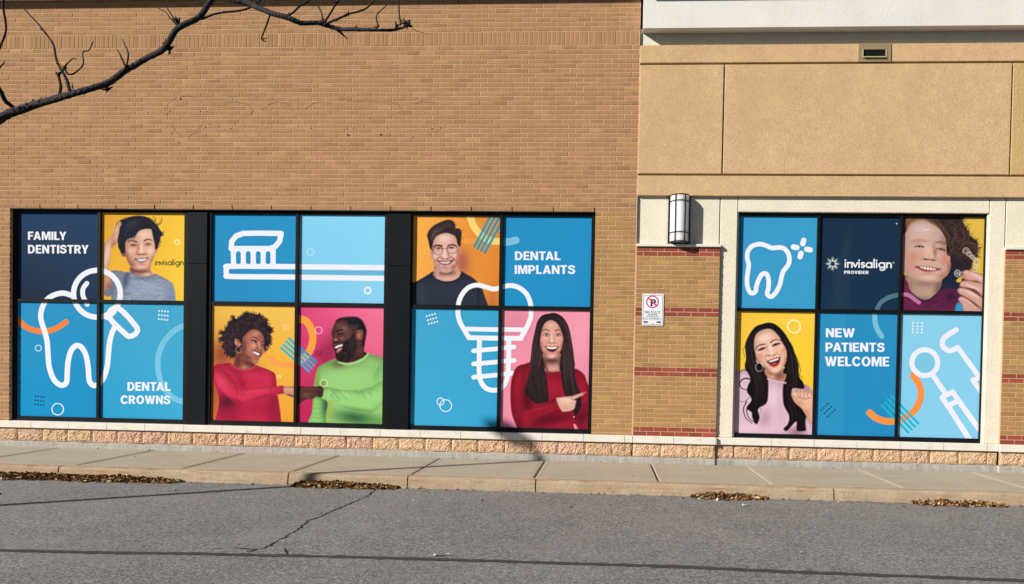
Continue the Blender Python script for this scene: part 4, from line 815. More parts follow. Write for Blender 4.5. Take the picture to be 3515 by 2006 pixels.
def p_d3(P):  # child with curly hair holding a clear aligner
    P.grad((215, 172, 62), (226, 188, 78), (205, 160, 60), (222, 182, 72)); P.at(3090, 730, 4); P.rim = (.42, -.5, -.4); P.ls, P.ps = 2., 1
    dk = P.poly([(580, 900), (690, 740), (680, 560), (980, 560), (985, 720), (930, 830), (860, 880), (800, 960), (850, 1000), (850, 1560), (55, 1560), (40, 900), (100, 880)], (36, 40, 62)); P.blob(880, 1000, 30, 40, (36, 34, 50), .8)
    P.poly([(775, 930), (830, 880), (868, 900), (866, 950), (790, 958)], (222, 182, 60))
    sh = P.poly([(30, 925), (105, 945), (150, 1095), (280, 1215), (420, 1205), (540, 1090), (640, 1050), (780, 1060), (850, 1130), (860, 1560), (30, 1560)], (104, 38, 72)); P.blob(560, 1250, 200, 60, (74, 28, 60), .8, -10, sh); P.blob(700, 1150, 90, 60, (48, 26, 52), .8, 0, sh); P.blob(100, 1050, 40, 80, (130, 48, 88), .6, 0, sh); P.strands([(420, 1250), (600, 1180), (700, 1300)], 14, 70, 12, [(70, 24, 54), (130, 56, 96)], .4, sh)
    P.poly([(-40, -20), (90, 90), (60, 420), (-40, 420)], (120, 80, 58), smooth=False, soft=6)
    P.at(3102, 740, 2.77)
    sk = (212, 172, 156)
    nk = P.poly([(40, 570), (48, 660), (66, 715), (112, 765), (190, 803), (262, 785), (340, 705), (366, 620), (372, 560)], (186, 154, 134)); P.blob(215, 650, 180, 34, (150, 116, 102), .8, 0, nk); P.blob(330, 690, 36, 80, (116, 88, 80), .85, 22, nk); P.blob(190, 790, 60, 20, (140, 112, 100), .7, 0, nk); P.blob(70, 680, 18, 70, (160, 128, 112), .6, 0, nk)
    fc = P.poly([(-12, 150), (20, 90), (110, 50), (200, 42), (290, 70), (360, 120), (405, 190), (430, 290), (446, 390), (450, 470), (432, 540), (378, 600), (320, 632), (262, 641), (200, 632), (120, 607), (52, 580), (2, 545), (-14, 440), (-16, 260)], sk)
    P.blob(170, 130, 120, 60, (212, 190, 186), .85, 0, fc); P.blob(330, 180, 60, 70, (196, 166, 156), .7, -20, fc); P.blob(390, 260, 40, 90, (160, 122, 110), .8, -8, fc)
    P.blob(92, 400, 72, 54, (208, 138, 118), .75, 0, fc); P.blob(70, 490, 40, 70, (206, 142, 122), .6, 0, fc); P.blob(398, 430, 44, 66, (202, 128, 104), .8, 0, fc); P.blob(436, 500, 22, 70, (146, 88, 72), .8, 10, fc); P.blob(380, 580, 60, 40, (170, 110, 92), .75, -35, fc); P.blob(22, 470, 14, 120, (196, 150, 132), .6, 0, fc)
    P.blob(150, 250, 80, 14, (180, 142, 128), .75, -4, fc); P.blob(358, 262, 52, 14, (150, 112, 100), .8, 8, fc); P.blob(140, 320, 60, 12, (200, 174, 166), .7, 0, fc); P.blob(345, 348, 56, 12, (186, 152, 144), .7, 4, fc)
    P.blob(235, 350, 44, 60, (230, 190, 164), .8, 0, fc); P.blob(250, 392, 32, 20, (226, 178, 152), .9, 0, fc); P.blob(298, 350, 15, 58, (138, 98, 84), .75, -4, fc); P.blob(288, 290, 22, 26, (176, 138, 124), .5, 0, fc); P.blob(190, 400, 14, 16, (198, 146, 126), .6, 0, fc)
    for _ in range(80): P.dot(P.rng.normal(215, 80), P.rng.normal(360, 28), 3, (186, 128, 98), .4)
    P.blob(245, 422, 62, 9, (150, 96, 80), .85, 4); P.blob(210, 418, 17, 7, (84, 44, 38), .9); P.blob(282, 426, 16, 7, (80, 42, 36), .9)
    P.line([(70, 254), (140, 231), (205, 246)], 15, (176, 134, 116), .6, soft=5); P.line([(312, 256), (360, 250), (408, 270)], 15, (140, 102, 88), .65, soft=5)
    for x, y, w, r in ((146, 297, 84, 2), (352, 321, 82, 5)):
        P.line([(x-w/2, y+5-r), (x, y-5), (x+w/2, y+4+r)], 14, (66, 54, 56), .92, taper=(.5, 1)); P.dot(x+2, y+1, 9, (38, 38, 46), .95); P.line([(x-w*.4, y+9), (x, y+12), (x+w*.42, y+10+r)], 6, (140, 104, 98), .6); P.line([(x-w*.5, y-12), (x, y-21), (x+w*.5, y-9)], 6, (150, 112, 102), .6); P.dot(x-3, y-3, 2, (225, 225, 230), .8)
    P.blob(112, 492, 12, 14, (164, 104, 90), .8); P.blob(346, 512, 13, 16, (140, 86, 74), .8); P.blob(235, 462, 60, 12, (212, 160, 142), .6)
    P.poly([(116, 489), (170, 487), (235, 490), (300, 499), (344, 510), (305, 530), (240, 540), (180, 530), (140, 510)], (112, 52, 52))
    P.poly([(160, 490), (235, 494), (305, 505), (290, 522), (235, 520), (180, 510)], (190, 150, 144), .8)
    for x, y, w, h in ((178, 497, 17, 16), (203, 502, 21, 21), (231, 506, 23, 23), (260, 509, 21, 20), (285, 512, 16, 15), (160, 494, 12, 10), (304, 513, 12, 10)): P.line([(x, y-h*.25), (x, y+h*.25)], w, (234, 222, 212), .95, smooth=False, soft=2)
    P.line([(136, 508), (180, 528), (235, 538), (295, 529)], 15, (204, 116, 110), .92); P.line([(112, 487), (170, 484), (235, 486), (300, 495), (348, 508)], 8, (182, 112, 102), .85); P.blob(228, 560, 60, 8, (188, 134, 118), .7); P.blob(235, 595, 60, 20, (232, 194, 180), .8, 0, fc); P.blob(235, 632, 90, 12, (170, 122, 106), .6, 0, fc)
    P.at(3090, 730, 4)
    H = [(20, -80), (800, -80), (845, 60), (860, 150), (920, 220), (965, 330), (1055, 390), (1065, 500), (1055, 610), (980, 625), (975, 735), (930, 780), (850, 780), (760, 740), (700, 690), (690, 600), (650, 580), (640, 430), (615, 330), (540, 220), (440, 160), (330, 108), (200, 120), (110, 190), (80, 270), (20, 280)]
    P.frizz(H[2:14], 110, 80, 10, (70, 46, 42), .7); hm = P.poly(H, (52, 37, 38)); P.blob(170, 130, 160, 80, (168, 108, 66), .9, -15, hm); P.blob(480, 170, 110, 40, (112, 74, 56), .7, 25, hm); P.blob(820, 680, 150, 90, (38, 32, 44), .9, 0, hm); P.blob(700, 160, 80, 60, (50, 40, 46), .8, 0, hm)
    for q, n in (([(300, 100), (480, 150), (600, 260), (670, 420), (660, 560)], 40), ([(560, 110), (720, 180), (760, 330), (700, 460), (750, 570)], 40), ([(780, 110), (860, 230), (930, 330), (840, 420), (930, 480)], 36), ([(850, 420), (960, 420), (1040, 470), (1010, 570), (900, 560)], 36), ([(680, 560), (800, 600), (900, 640), (950, 740)], 24), ([(90, 220), (150, 140), (280, 105)], 24)): P.strands(q, n, 45, 9, [(128, 92, 72), (24, 18, 24), (92, 64, 54), (160, 120, 92), (24, 18, 24)], .55, hm, jit=.6)
    for q in ([(560, 190), (640, 300), (650, 420), (690, 480)], [(600, 230), (680, 330), (640, 470), (660, 580)], [(660, 420), (640, 500), (650, 560), (720, 600)], [(700, 400), (740, 470), (700, 560), (640, 580)], [(760, 300), (800, 400), (760, 500), (700, 520)], [(840, 230), (900, 300), (880, 380), (800, 420)], [(900, 250), (960, 330), (930, 420)], [(780, 480), (860, 520), (900, 480)], [(820, 330), (870, 420), (820, 520)], [(940, 420), (1040, 440), (1040, 520)], [(980, 540), (1040, 590), (980, 620)]):
        P.line(q, 15, (44, 32, 34), .8, taper=(.6, .4)); P.line([(x-10, y-6) for x, y in q], 8, (164, 126, 104), .7, taper=(.4, .3))
    P.strands([(100, 230), (150, 150), (250, 108), (340, 108), (470, 160), (570, 250)], 36, 14, 8, [(172, 122, 88), (126, 84, 62), (190, 142, 108)], .5, None, jit=.4)
    P.poly([(88, 95), (190, 95), (120, 170), (92, 300)], (150, 98, 66), .7, soft=6)
    for _ in range(46):
        x, y = P.rng.uniform(660, 1050), P.rng.uniform(100, 640)
        if hm[int(min(P.h-1, max(0, P.oy+y/P.k-P.y0))), int(min(P.w-1, max(0, P.ox+x/P.k-P.x0)))] < .5: continue
        a = P.rng.uniform(0, 6.28); q = [(x+26*k*math.cos(a+k*.5), y+26*k*math.sin(a+k*.5)) for k in range(4)]
        P.line(q, 13, (28, 21, 27), .7, taper=(.5, .3)); P.line([(u-8, v-7) for u, v in q], 7, (158, 120, 96), .6, taper=(.3, .3))
    # aligner
    ch = [(905, 522, 42), (950, 565, 32), (987, 602, 28), (1020, 636, 26), (1050, 676, 26), (1046, 735, 26), (1024, 788, 26), (787, 832, 42), (842, 842, 30)]
    for x, y, r in ch:
        n = [(x+r*P.rng.uniform(.85, 1.15)*math.cos(t), y+r*P.rng.uniform(.8, 1.15)*math.sin(t)) for t in np.linspace(0, 6.28, 8)[:-1]]
        P.poly(n, (150, 132, 110), .55); P.line(n, 9, (226, 214, 196), .9, closed=True, soft=2)
        for _ in range(4): P.line([(x+P.rng.uniform(-.5, .5)*r, y+P.rng.uniform(-.5, .5)*r), (x+P.rng.uniform(-.5, .5)*r, y+P.rng.uniform(-.5, .5)*r)], 6, [(246, 240, 228), (104, 84, 70)][P.rng.randint(2)], .75, soft=2)
    P.poly([(850, 900), (960, 930), (1200, 980), (1200, 1400), (1000, 1300), (870, 1150), (850, 1000)], (96, 56, 52), .95)
    for pts, hl in (([(800, 1190), (840, 1152), (920, 1188), (1040, 1280), (1150, 1370), (870, 1370), (822, 1245)], (845, 1185)), ([(788, 1062), (830, 1033), (930, 1050), (1040, 1110), (1160, 1210), (1160, 1350), (1020, 1235), (900, 1162), (810, 1112)], (830, 1062)), ([(822, 985), (860, 943), (950, 933), (1060, 958), (1160, 985), (1160, 1170), (1040, 1062), (930, 1032), (832, 1018)], (855, 975)), ([(862, 812), (920, 788), (1000, 812), (1160, 860), (1160, 985), (1040, 932), (900, 918), (868, 868)], (905, 820))):
        m = P.poly(pts, (214, 160, 146)); p = np.array(pts); P.blob(hl[0]+150, hl[1]+50, 130, 24, (240, 204, 194), .8, 24, m); P.blob(hl[0], hl[1], 26, 20, (236, 180, 172), .9, 0, m); P.line(pts, 5, (130, 78, 72), .5, closed=True)
    P.poly([(715, 1560), (770, 1270), (825, 1245), (862, 1290), (862, 1560)], (64, 150, 200))
    P.line([(30, 1128), (90, 1132), (150, 1158), (205, 1200), (258, 1238)], 55, (206, 134, 170), .85)
    P.line([(325, 246), (395, 243)], 9, (250, 225, 225), smooth=False)

def p_d4(P):  # laughing woman with long dark waves
    P.grad((246, 198, 66), (250, 210, 72), (240, 195, 60), (245, 200, 60)); P.at(2520, 1076, 3.5); P.rim = (.55, -.4, -.4); P.ls, P.ps = 2., 1
    P.blob(750, 600, 250, 300, (252, 208, 44), .6)
    P.line([(530, 75), (720, 78)], 8, (252, 222, 120), .8, smooth=False); P.line([(575, 130), (650, 105)], 9, (252, 222, 120), .7, smooth=False); P.line([(650, 172), (730, 184)], 9, (252, 220, 110), .8, smooth=False); P.ring(720, 158, 76, 13, (255, 250, 215))
    pk = (222, 188, 206)
    bd = P.poly([(-120, 740), (60, 692), (140, 680), (400, 780), (500, 812), (600, 825), (830, 848), (900, 880), (938, 925), (1000, 1000), (1100, 1700), (-120, 1700)], pk); P.blob(480, 1000, 70, 180, (236, 208, 222), .7, 0, bd); P.blob(370, 1270, 70, 120, (188, 146, 164), .8, 20, bd); P.blob(560, 1150, 60, 200, (206, 168, 186), .6, 0, bd); P.blob(860, 920, 50, 80, (170, 128, 150), .7, 0, bd); P.blob(120, 760, 70, 60, (232, 200, 214), .6, 0, bd); P.blob(760, 1420, 120, 60, (150, 100, 110), .8, 0, bd); P.blob(200, 1400, 200, 60, (234, 204, 216), .6, 0, bd)
    sk = (232, 180, 152); hi = (248, 214, 192)
    H = [(350, 133), (430, 118), (510, 145), (590, 220), (650, 310), (720, 450), (770, 600), (785, 760), (830, 830), (835, 905), (700, 905), (720, 1050), (830, 1150), (872, 1230), (862, 1330), (885, 1400), (760, 1410), (748, 1300), (640, 1410), (598, 1388), (650, 1330), (662, 1230), (600, 1100), (588, 950), (598, 830), (620, 650), (420, 660), (412, 790), (412, 950), (390, 1080), (290, 1150), (306, 1250), (270, 1335), (222, 1262), (210, 1190), (150, 1140), (212, 1040), (160, 950), (165, 880), (200, 800), (170, 720), (133, 660), (150, 540), (140, 380), (190, 260), (260, 170)]
    hm = P.poly(H, (26, 20, 22))
    for q, w_ in (([(200, 792), (120, 785), (65, 840), (90, 900), (155, 922)], 16), ([(150, 1060), (112, 1150), (135, 1250), (215, 1325)], 14), ([(170, 1110), (150, 1180), (180, 1260), (260, 1325)], 12), ([(175, 700), (110, 680), (60, 720)], 6), ([(190, 1010), (120, 1060), (60, 1060)], 5), ([(140, 390), (110, 440), (130, 530)], 5), ([(770, 600), (800, 680), (790, 740), (835, 780)], 6), ([(720, 470), (760, 540), (790, 620)], 5), ([(300, 1140), (330, 1150), (310, 1200)], 4)): P.line(q, w_, (28, 20, 22), .9, taper=(1, .5))
    P.at(2540, 1094, 3.695)
    nk = P.poly([(325, 640), (345, 740), (400, 778), (480, 798), (560, 808), (580, 640)], (206, 150, 126)); P.blob(500, 720, 80, 60, (128, 78, 66), .9, 0, nk); P.blob(390, 690, 60, 26, (150, 96, 80), .7, 30, nk); P.blob(410, 740, 40, 24, (226, 174, 148), .7, 0, nk)
    P.line([(355, 765), (420, 785), (500, 803), (580, 815)], 22, (214, 180, 198), .95, smooth=True)
    P.poly([(205, 510), (238, 545), (228, 562), (205, 556)], (206, 146, 124))
    fc = P.poly([(180, 300), (192, 230), (230, 172), (290, 140), (350, 122), (425, 150), (485, 210), (530, 262), (572, 330), (599, 430), (592, 520), (562, 600), (512, 660), (462, 698), (415, 690), (350, 652), (290, 602), (240, 542), (205, 482), (185, 400)], (236, 188, 163))
    P.blob(190, 420, 26, 110, (190, 130, 110), .7, -8, fc); P.blob(330, 640, 90, 26, (170, 112, 94), .8, 36, fc); P.blob(580, 560, 30, 110, (178, 118, 100), .75, 14, fc); P.blob(500, 690, 70, 16, (180, 120, 100), .6, -20, fc)
    P.blob(310, 240, 90, 46, (250, 220, 200), .8, -20, fc); P.blob(255, 475, 46, 40, (222, 142, 124), .75, 0, fc); P.blob(560, 395, 36, 46, (220, 140, 122), .75, 0, fc); P.blob(240, 430, 36, 22, (248, 212, 190), .6, 0, fc); P.blob(525, 360, 30, 22, (248, 210, 188), .6, 0, fc)
    P.blob(388, 375, 20, 56, (252, 222, 204), .85, -14, fc); P.blob(345, 370, 16, 40, (196, 136, 114), .6, -10, fc); P.blob(418, 428, 26, 18, (248, 208, 188), .8, 0, fc); P.blob(440, 655, 44, 16, (250, 214, 194), .75, -10, fc); P.blob(455, 340, 30, 16, (214, 156, 134), .5, 0, fc); P.blob(290, 365, 34, 14, (214, 156, 134), .5, 0, fc)
    P.line([(338, 462), (352, 474), (380, 470), (412, 478), (440, 464), (460, 440)], 9, (158, 98, 80), .75, soft=3); P.blob(370, 469, 12, 6, (96, 50, 44), .9, -10); P.blob(436, 458, 11, 6, (96, 50, 44), .9, -20)
    P.line([(205, 384), (232, 348), (270, 331), (314, 325)], 14, (46, 30, 30), .95, taper=(.4, 1)); P.line([(391, 306), (420, 280), (462, 266), (516, 279)], 14, (46, 30, 30), .95, taper=(1, .4))
    P.poly([(230, 410), (262, 384), (300, 370), (326, 374), (296, 394), (264, 404)], (50, 30, 30)); P.line([(232, 410), (268, 382), (325, 372)], 9, (26, 16, 18), .95, taper=(.7, 1)); P.line([(248, 414), (285, 408), (318, 388)], 5, (176, 116, 100), .7)
    P.poly([(410, 352), (440, 326), (484, 312), (514, 316), (486, 332), (446, 346)], (50, 30, 30)); P.line([(412, 350), (446, 322), (514, 314)], 9, (26, 16, 18), .95, taper=(1, .7)); P.line([(428, 358), (468, 350), (506, 332)], 5, (176, 116, 100), .7)
    P.line([(342, 455), (322, 495), (340, 540)], 10, (180, 116, 98), .6, soft=4); P.line([(472, 436), (514, 462), (524, 498)], 10, (180, 116, 98), .6, soft=4)
    P.poly([(345, 548), (382, 530), (430, 512), (480, 496), (511, 495), (506, 545), (480, 590), (440, 610), (405, 602), (374, 576)], (62, 16, 22)); P.poly([(364, 546), (400, 528), (450, 511), (498, 500), (490, 522), (450, 540), (410, 552), (378, 557)], (240, 236, 234))
    for a, b in (((392, 534), (396, 552)), ((416, 524), (421, 548)), ((440, 516), (446, 540)), ((465, 508), (471, 531))): P.line([a, b], 3, (190, 176, 176), .6, smooth=False)
    P.blob(436, 574, 42, 15, (216, 100, 104), .95, -16); P.line([(374, 578), (404, 600), (440, 608), (480, 586), (506, 542)], 18, (206, 66, 66), .95); P.line([(343, 549), (382, 528), (430, 509), (480, 493), (513, 492)], 8, (166, 58, 60), .9); P.blob(446, 602, 24, 5, (240, 150, 146), .7, -16)
    P.at(2520, 1076, 3.5)
    hf = P.poly([(350, 133), (430, 118), (510, 145), (590, 220), (650, 310), (720, 450), (720, 700), (596, 720), (616, 640), (636, 560), (632, 440), (565, 320), (540, 250), (470, 192), (385, 188), (300, 222), (252, 280), (238, 400), (255, 480), (262, 540), (268, 590), (300, 640), (345, 680), (200, 680), (135, 640), (150, 540), (140, 380), (190, 260), (260, 170)], (26, 20, 22)); hh = np.maximum(hm*(1-fc)*(1-nk), hf)
    P.strands([(420, 140), (560, 230), (680, 480), (700, 780), (700, 1000), (780, 1250)], 60, 60, 7, [(62, 50, 50), (12, 8, 10), (82, 66, 62)], .5, hh); P.strands([(340, 150), (210, 300), (200, 560), (290, 800), (300, 1000), (240, 1200)], 60, 60, 7, [(62, 50, 52), (12, 8, 10), (80, 66, 66)], .5, hh); P.strands([(640, 1050), (720, 1200), (680, 1380)], 24, 40, 7, [(66, 54, 54), (12, 8, 10)], .5, hh)
    P.ring(303, 648, 44, 7, (196, 196, 190), .9, ry=50); P.dot(290, 590, 7, (220, 220, 220))
    ar = P.poly([(780, 1090), (850, 1140), (960, 1120), (960, 1380), (925, 1330), (890, 1300), (868, 1230)], (230, 178, 152)); P.blob(880, 1200, 30, 80, (196, 138, 116), .6, -15, ar)
    P.poly([(872, 1250), (900, 1310), (945, 1330), (980, 1600), (900, 1600), (862, 1340)], (226, 190, 208)); P.line([(880, 1290), (910, 1330), (905, 1400)], 9, (180, 140, 160), .7)
    hd = P.poly([(690, 965), (740, 920), (790, 914), (850, 925), (935, 942), (960, 1010), (950, 1130), (880, 1160), (830, 1148), (775, 1108), (720, 1050)], (234, 184, 158)); P.blob(790, 1080, 60, 40, (204, 146, 122), .7, 30, hd); P.blob(720, 965, 26, 24, (244, 204, 182), .7, 0, hd)
    for q in ([(755, 930), (765, 985), (795, 1010)], [(800, 925), (795, 990), (830, 1025)], [(845, 930), (838, 1000), (870, 1030)], [(890, 940), (880, 1000), (915, 1015)], [(765, 990), (830, 1028), (920, 1018)], [(700, 985), (750, 1010), (790, 1010)]): P.line(q, 5, (150, 92, 78), .8)

PRINTS = dict(a1=p_a1, a2=p_a2, a3=p_a3, a4=p_a4, b1=p_b1, b2=p_b2, b3=p_b3, b4=p_b4, c1=p_c1, c2=p_c2, c3=p_c3, c4=p_c4, d1=p_d1, d2=p_d2, d3=p_d3, d4=p_d4, d5=p_d5, d6=p_d6)

def paint_print(key):
    q = np.array(QUADS[key])
    P = Print(q[:, 0].min()-22, q[:, 1].min()-16, q[:, 0].max()+8, q[:, 1].max()+8, seed=sum(map(ord, key)))
    PRINTS[key](P)
    b = np.stack([boxblur(P.img[..., c], 5) for c in range(3)], -1)          # the crisp local contrast of a retouched print
    P.img = np.clip(P.img+(.2 if P.rim else .12)*(P.img-b), 0, 255)
    return P
# ------------------------------------------------------------------ ground, road, pavement, kerb
Z_ROAD = -.15
structure(MB().add([(-300, -300, -.32), (300, -300, -.32), (300, 300, -.32), (-300, 300, -.32)], [(0, 1, 2, 3)]).build('ground', mat('bare_ground', (.16, .15, .13), noise=((.3, .2),))))
structure(MB().add([(-90, -9.0, Z_ROAD), (90, -9.0, Z_ROAD), (90, -1.98, Z_ROAD), (-90, -1.98, Z_ROAD)], [(0, 1, 2, 3)]).build('road', m_road))
# unseen grass under camera and tree, with its kerb, added to cut bounced light
structure(MB().box(-90, 90, -60, -9.16, -.3, -.03).build('added_verge', mat('short_grass', (.035, .05, .018), rough=.95, spec=.1, noise=((3, .3), (40, .4)), bump=((60, 1, .03),))))
structure(MB().box(-90, 90, -9.155, -9.0, -.3, -.02).build('added_near_kerb', m_kerb))

def ribbon(pts, wid, z, jit=0., wjit=.3):
    p = np.array(pts, float); out = []
    for a, b in zip(p[:-1], p[1:]):
        n = max(2, int(np.linalg.norm(b-a)/.05)) if jit else max(2, int(np.linalg.norm(b-a)/.12))
        for k in range(n): out.append(a+(b-a)*k/n)
    out.append(p[-1]); out = np.array(out)
    out[1:-1] += nrng.randn(len(out)-2, 2)*jit
    g = np.gradient(out, axis=0); nn = np.stack([-g[:, 1], g[:, 0]], 1); nn /= np.linalg.norm(nn, axis=1)[:, None]
    w = wid/2*(1+wjit*nrng.randn(len(out), 1)*.5)
    L_, R_ = out+nn*w, out-nn*w
    vs = [(*q, z) for q in L_]+[(*q, z) for q in R_]; n = len(out)
    return vs, [(i, i+1, n+i+1, n+i) for i in range(n-1)]
zt = Z_ROAD+.004
tar = [at_z(x, y, zt)[:2] for x, y in ((-700, 1872), (0, 1889), (300, 1896), (700, 1901), (1200, 1912), (1700, 1926), (2350, 1946), (2690, 1962), (3100, 1977), (3515, 1993), (4100, 2018))]
structure(MB().add(*ribbon(tar, .088, zt, .004, .35)).build('tar_seam', m_tar))
crk = [at_z(x, y, zt)[:2] for x, y in ((1290, 1680), (1250, 1708), (1200, 1729), (1150, 1749), (1100, 1772), (1058, 1790), (1020, 1818), (975, 1844), (945, 1862), (917, 1877), (880, 1887), (846, 1894))]
cb = MB(); cb.add(*ribbon(crk, .0155, zt, .012, .9))
for (x, y), (x2, y2) in (((975, 1882), (985, 1905)), ((880, 1886), (800, 1880)), ((760, 1882), (700, 1886)), ((1300, 1664), (1285, 1682))):
    cb.add(*ribbon([at_z(x, y, zt)[:2], at_z(x2, y2, zt)[:2]], .012, zt, .01, .8))
structure(cb.build('road_crack', m_crack))

JX = [-12.9, -11.4, -9.9, -8.4, -6.88, -5.43, -3.975, -2.44, -.872, .69, 2.07, 3.66, 5.25, 6.8, 8.3, 9.8, 12.9]
wb = MB()
for a, b in zip(JX[:-1], JX[1:]):
    sk_ = rnd.uniform(-.004, .004)
    g = .012
    vs = [(a+g, -1.9, 0), (b-g, -1.9, 0), (b-g, -.015, 0), (a+g, -.015, 0)]
    c = .012
    ins = [(a+g+c, -1.9+c, .0), (b-g-c, -1.9+c, .0), (b-g-c, -.015-c, 0), (a+g+c, -.015-c, 0)]
    lo = [(x, y, -.006) for x, y, z in vs]; low = [(x, y, -.1) for x, y, z in vs]
    wb.add(ins+lo+low, [(0, 1, 2, 3)]+[f for i in range(4) for f in ((i, (i+1) % 4, 4+(i+1) % 4, 4+i), (4+i, 4+(i+1) % 4, 8+(i+1) % 4, 8+i))])
    for e, sg in ((a, 1), (b, -1)):      # smooth tooled border along the joint
        wb.box(min(e+sg*.06, e+sg*.066), max(e+sg*.06, e+sg*.066), -1.88, -.04, -.002, .0015)
structure(wb.build('sidewalk', m_walk))
structure(MB().box(-13, 13, -1.92, -.0, -.3, -.03).build('sidewalk_bed', m_joint))

KX = [-13, -9.9, -7.02, -3.985, -2.45, -.84, 2.79, 5.9, 9, 13]
kb = MB()
prof = [(-1.915, -.3), (-2.105, -.3), (-2.1, -.15), (-2.082, -.035), (-2.072, -.014), (-2.05, -.004), (-2.02, 0), (-1.93, .001), (-1.916, -.004)]
for a, b in zip(KX[:-1], KX[1:]):
    g0, g1 = rnd.uniform(.006, .012), rnd.uniform(.006, .012)
    kb.prism_x(prof, a+g0, b-g1)
structure(kb.build('kerb', m_kerb))
structure(MB().box(-13, 13, -2.06, -1.9, -.31, -.03).build('kerb_joint_fill', m_joint))

# ------------------------------------------------------------------ the shop building
shop = thing('shop_building', 'tan brick and stucco shop building with picture-covered dental clinic windows along the street', 'building', (-2, .5, 0))
ROW = .0677; LINT = 3.69
X_L, X_J = -12.2, .412              # brick wall from beyond the frame to the control joint
OP0, OP1 = -9.226, -.194            # opening of the three windows
SILL = .405

def brick_tone(red=False, ochre=False):
    if red:
        b = np.array([158, 80, 62])*rnd.uniform(.9, 1.08)
    else:
        q = rnd.random()
        b = np.array([179, 137, 96.])*rnd.gauss(1, .018)
        if q < .035: b = np.array([190, 149, 100.])*rnd.uniform(.97, 1.03)
        elif q < .10: b = np.array([170, 128, 88.])*rnd.uniform(.97, 1.03)
        elif q < .22: b = np.array([186, 139, 103.])*rnd.uniform(.97, 1.03)
        if ochre: b = b*np.array([1.0, 1.015, .92])
    return tone(*np.clip(b, 5, 250))
MORT = tone(218, 178, 144)
def lay_brick(mb, x0, x1, z0, z1, y=0., red=False):
    if x1-x0 < .015: return
    d = rnd.uniform(-.0012, .0012)
    mb.cbox(x0, x1, y+d, y+.02, z0, z1, .0022, brick_tone(red, x0 > X_J or (z1 < LINT and x0 > OP1-.05)))
def course(mb, xa, xb, z, phase, y=0., red=False, L=.2032, anchor=None, j=.0105):
    """one course between xa and xb; head joints fall at anchor + phase*L"""
    x = (anchor if anchor is not None else xb)+phase*L
    k = math.floor((xa-x)/L)
    x += k*L
    while x < xb:
        a, b = max(x+j/2+rnd.uniform(-.0012, .0012), xa), min(x+L-j/2+rnd.uniform(-.0012, .0012), xb)
        if b > a: lay_brick(mb, a, b, z+j/2, z+ROW-j/2+rnd.uniform(-.0008, .0008), y, red)
        x += L
wall = MB()
MY = .0042
# mortar body with the opening cut out
for x0, x1, z0, z1 in ((X_L, X_J-.006, LINT, 7.2), (X_L, OP0, .2, LINT), (OP1, X_J-.006, .2, LINT)):
    wall.box(x0, x1, MY, .3, z0, z1, MORT)
n = 0
z = LINT
while z < 6.06:
    course(wall, X_L, X_J-.014, z, .5 if n % 2 else 0., anchor=X_J-.014); z += ROW; n += 1
zs = z                                                    # soldier course
x = X_L
while x < X_J-.03:
    lay_brick(wall, x+.005, min(x+ROW-.005, X_J-.014), zs+.005, zs+.2032-.005); x += ROW
z = zs+.2032; n = 1
while z < 7.15:
    course(wall, X_L, X_J-.014, z, .5 if n % 2 else 0., anchor=X_J-.014); z += ROW; n += 1
for k in range(1, 50):
    zz = LINT-k*ROW; ph = .5 if k % 2 else 0.
    course(wall, X_L, OP0, zz, ph, anchor=OP0); course(wall, OP1, X_J-.014, zz, ph, anchor=X_J-.014)
k = 0
xx = X_J-.014-.2032*3
while xx > OP0:                                             # open weep joints over the steel lintel
    wall.box(xx-.006, xx+.006, -.002, .012, LINT+.004, LINT+ROW-.006, (.006, .005, .005)); xx -= .2032*3
wall.build('brick_wall', m_brick, shop, normals=False)

# traces of a lettering that was taken off
def z1p(x, y): return at_y(x/2.08, y/2.08, 0)
def z2p(x, y): return at_y(1150+x/2.08, y/2.08, 0)
for fn, pts in ((z1p, [(1170, 790), (1200, 740), (1260, 697), (1330, 685), (1375, 690), (1420, 715), (1440, 735)]), (z1p, [(1220, 880), (1250, 935), (1305, 985)]), (z1p, [(1340, 982), (1400, 940), (1445, 885)]),
                (z1p, [(1625, 733), (1700, 728), (1770, 750), (1805, 790), (1785, 820)]), (z1p, [(1875, 785), (1920, 745), (1980, 727), (2050, 740), (2090, 795)]), (z1p, [(2180, 780), (2230, 742), (2290, 727), (2370, 745)]),
                (z2p, [(75, 722), (200, 726), (400, 728), (450, 745), (480, 785)]), (z2p, [(565, 745), (610, 725), (660, 731), (710, 728)]), (z2p, [(600, 815), (660, 860), (700, 890), (715, 905)])):
    q = [fn(*p) for p in pts]; tr = MB()
    for a, b in zip(q[:-1], q[1:]):
        t = (b-a)/np.linalg.norm(b-a); nn = np.array([-t[2], 0, t[0]])*.0028
        tr.add([a+nn+(0, -.0035, 0), b+nn+(0, -.0035, 0), b-nn+(0, -.0035, 0), a-nn+(0, -.0035, 0)], [(0, 1, 2, 3)])
    tr.build('glue_trace', m_grey, shop)
for fn, ps in ((z1p, ((1190, 815), (1212, 793), (1430, 795), (1475, 797), (1465, 912), (1497, 890), (1240, 775), (1645, 917), (1672, 880), (1905, 912), (1874, 880), (2218, 917), (2176, 880), (1225, 953), (1275, 1017))), (z2p, ((672, 958), (128, 913), (370, 913), (750, 912), (86, 915), (690, 918), (390, 965), (250, 845), (650, 873), (550, 980)))):
    for p in ps:
        c = fn(*p); r = rnd.uniform(.006, .011)
        MB().tube([c+(0, -.004, 0), c+(0, .004, 0)], r, 7).build('drill_hole', m_grey, shop)
for fn, p in ((z1p, (1283, 703)), (z1p, (2480, 963)), (z2p, (88, 962)), (z2p, (320, 958))):
    c = fn(*p); MB().tube([c+(0, -.02, 0), c+(0, .01, 0)], .011, 8).build('anchor_stud', m_stud, shop)

MB().box(OP0-.05, OP1+.05, .012, .13, LINT-.011, LINT-.002).build('lintel', m_steel, shop)
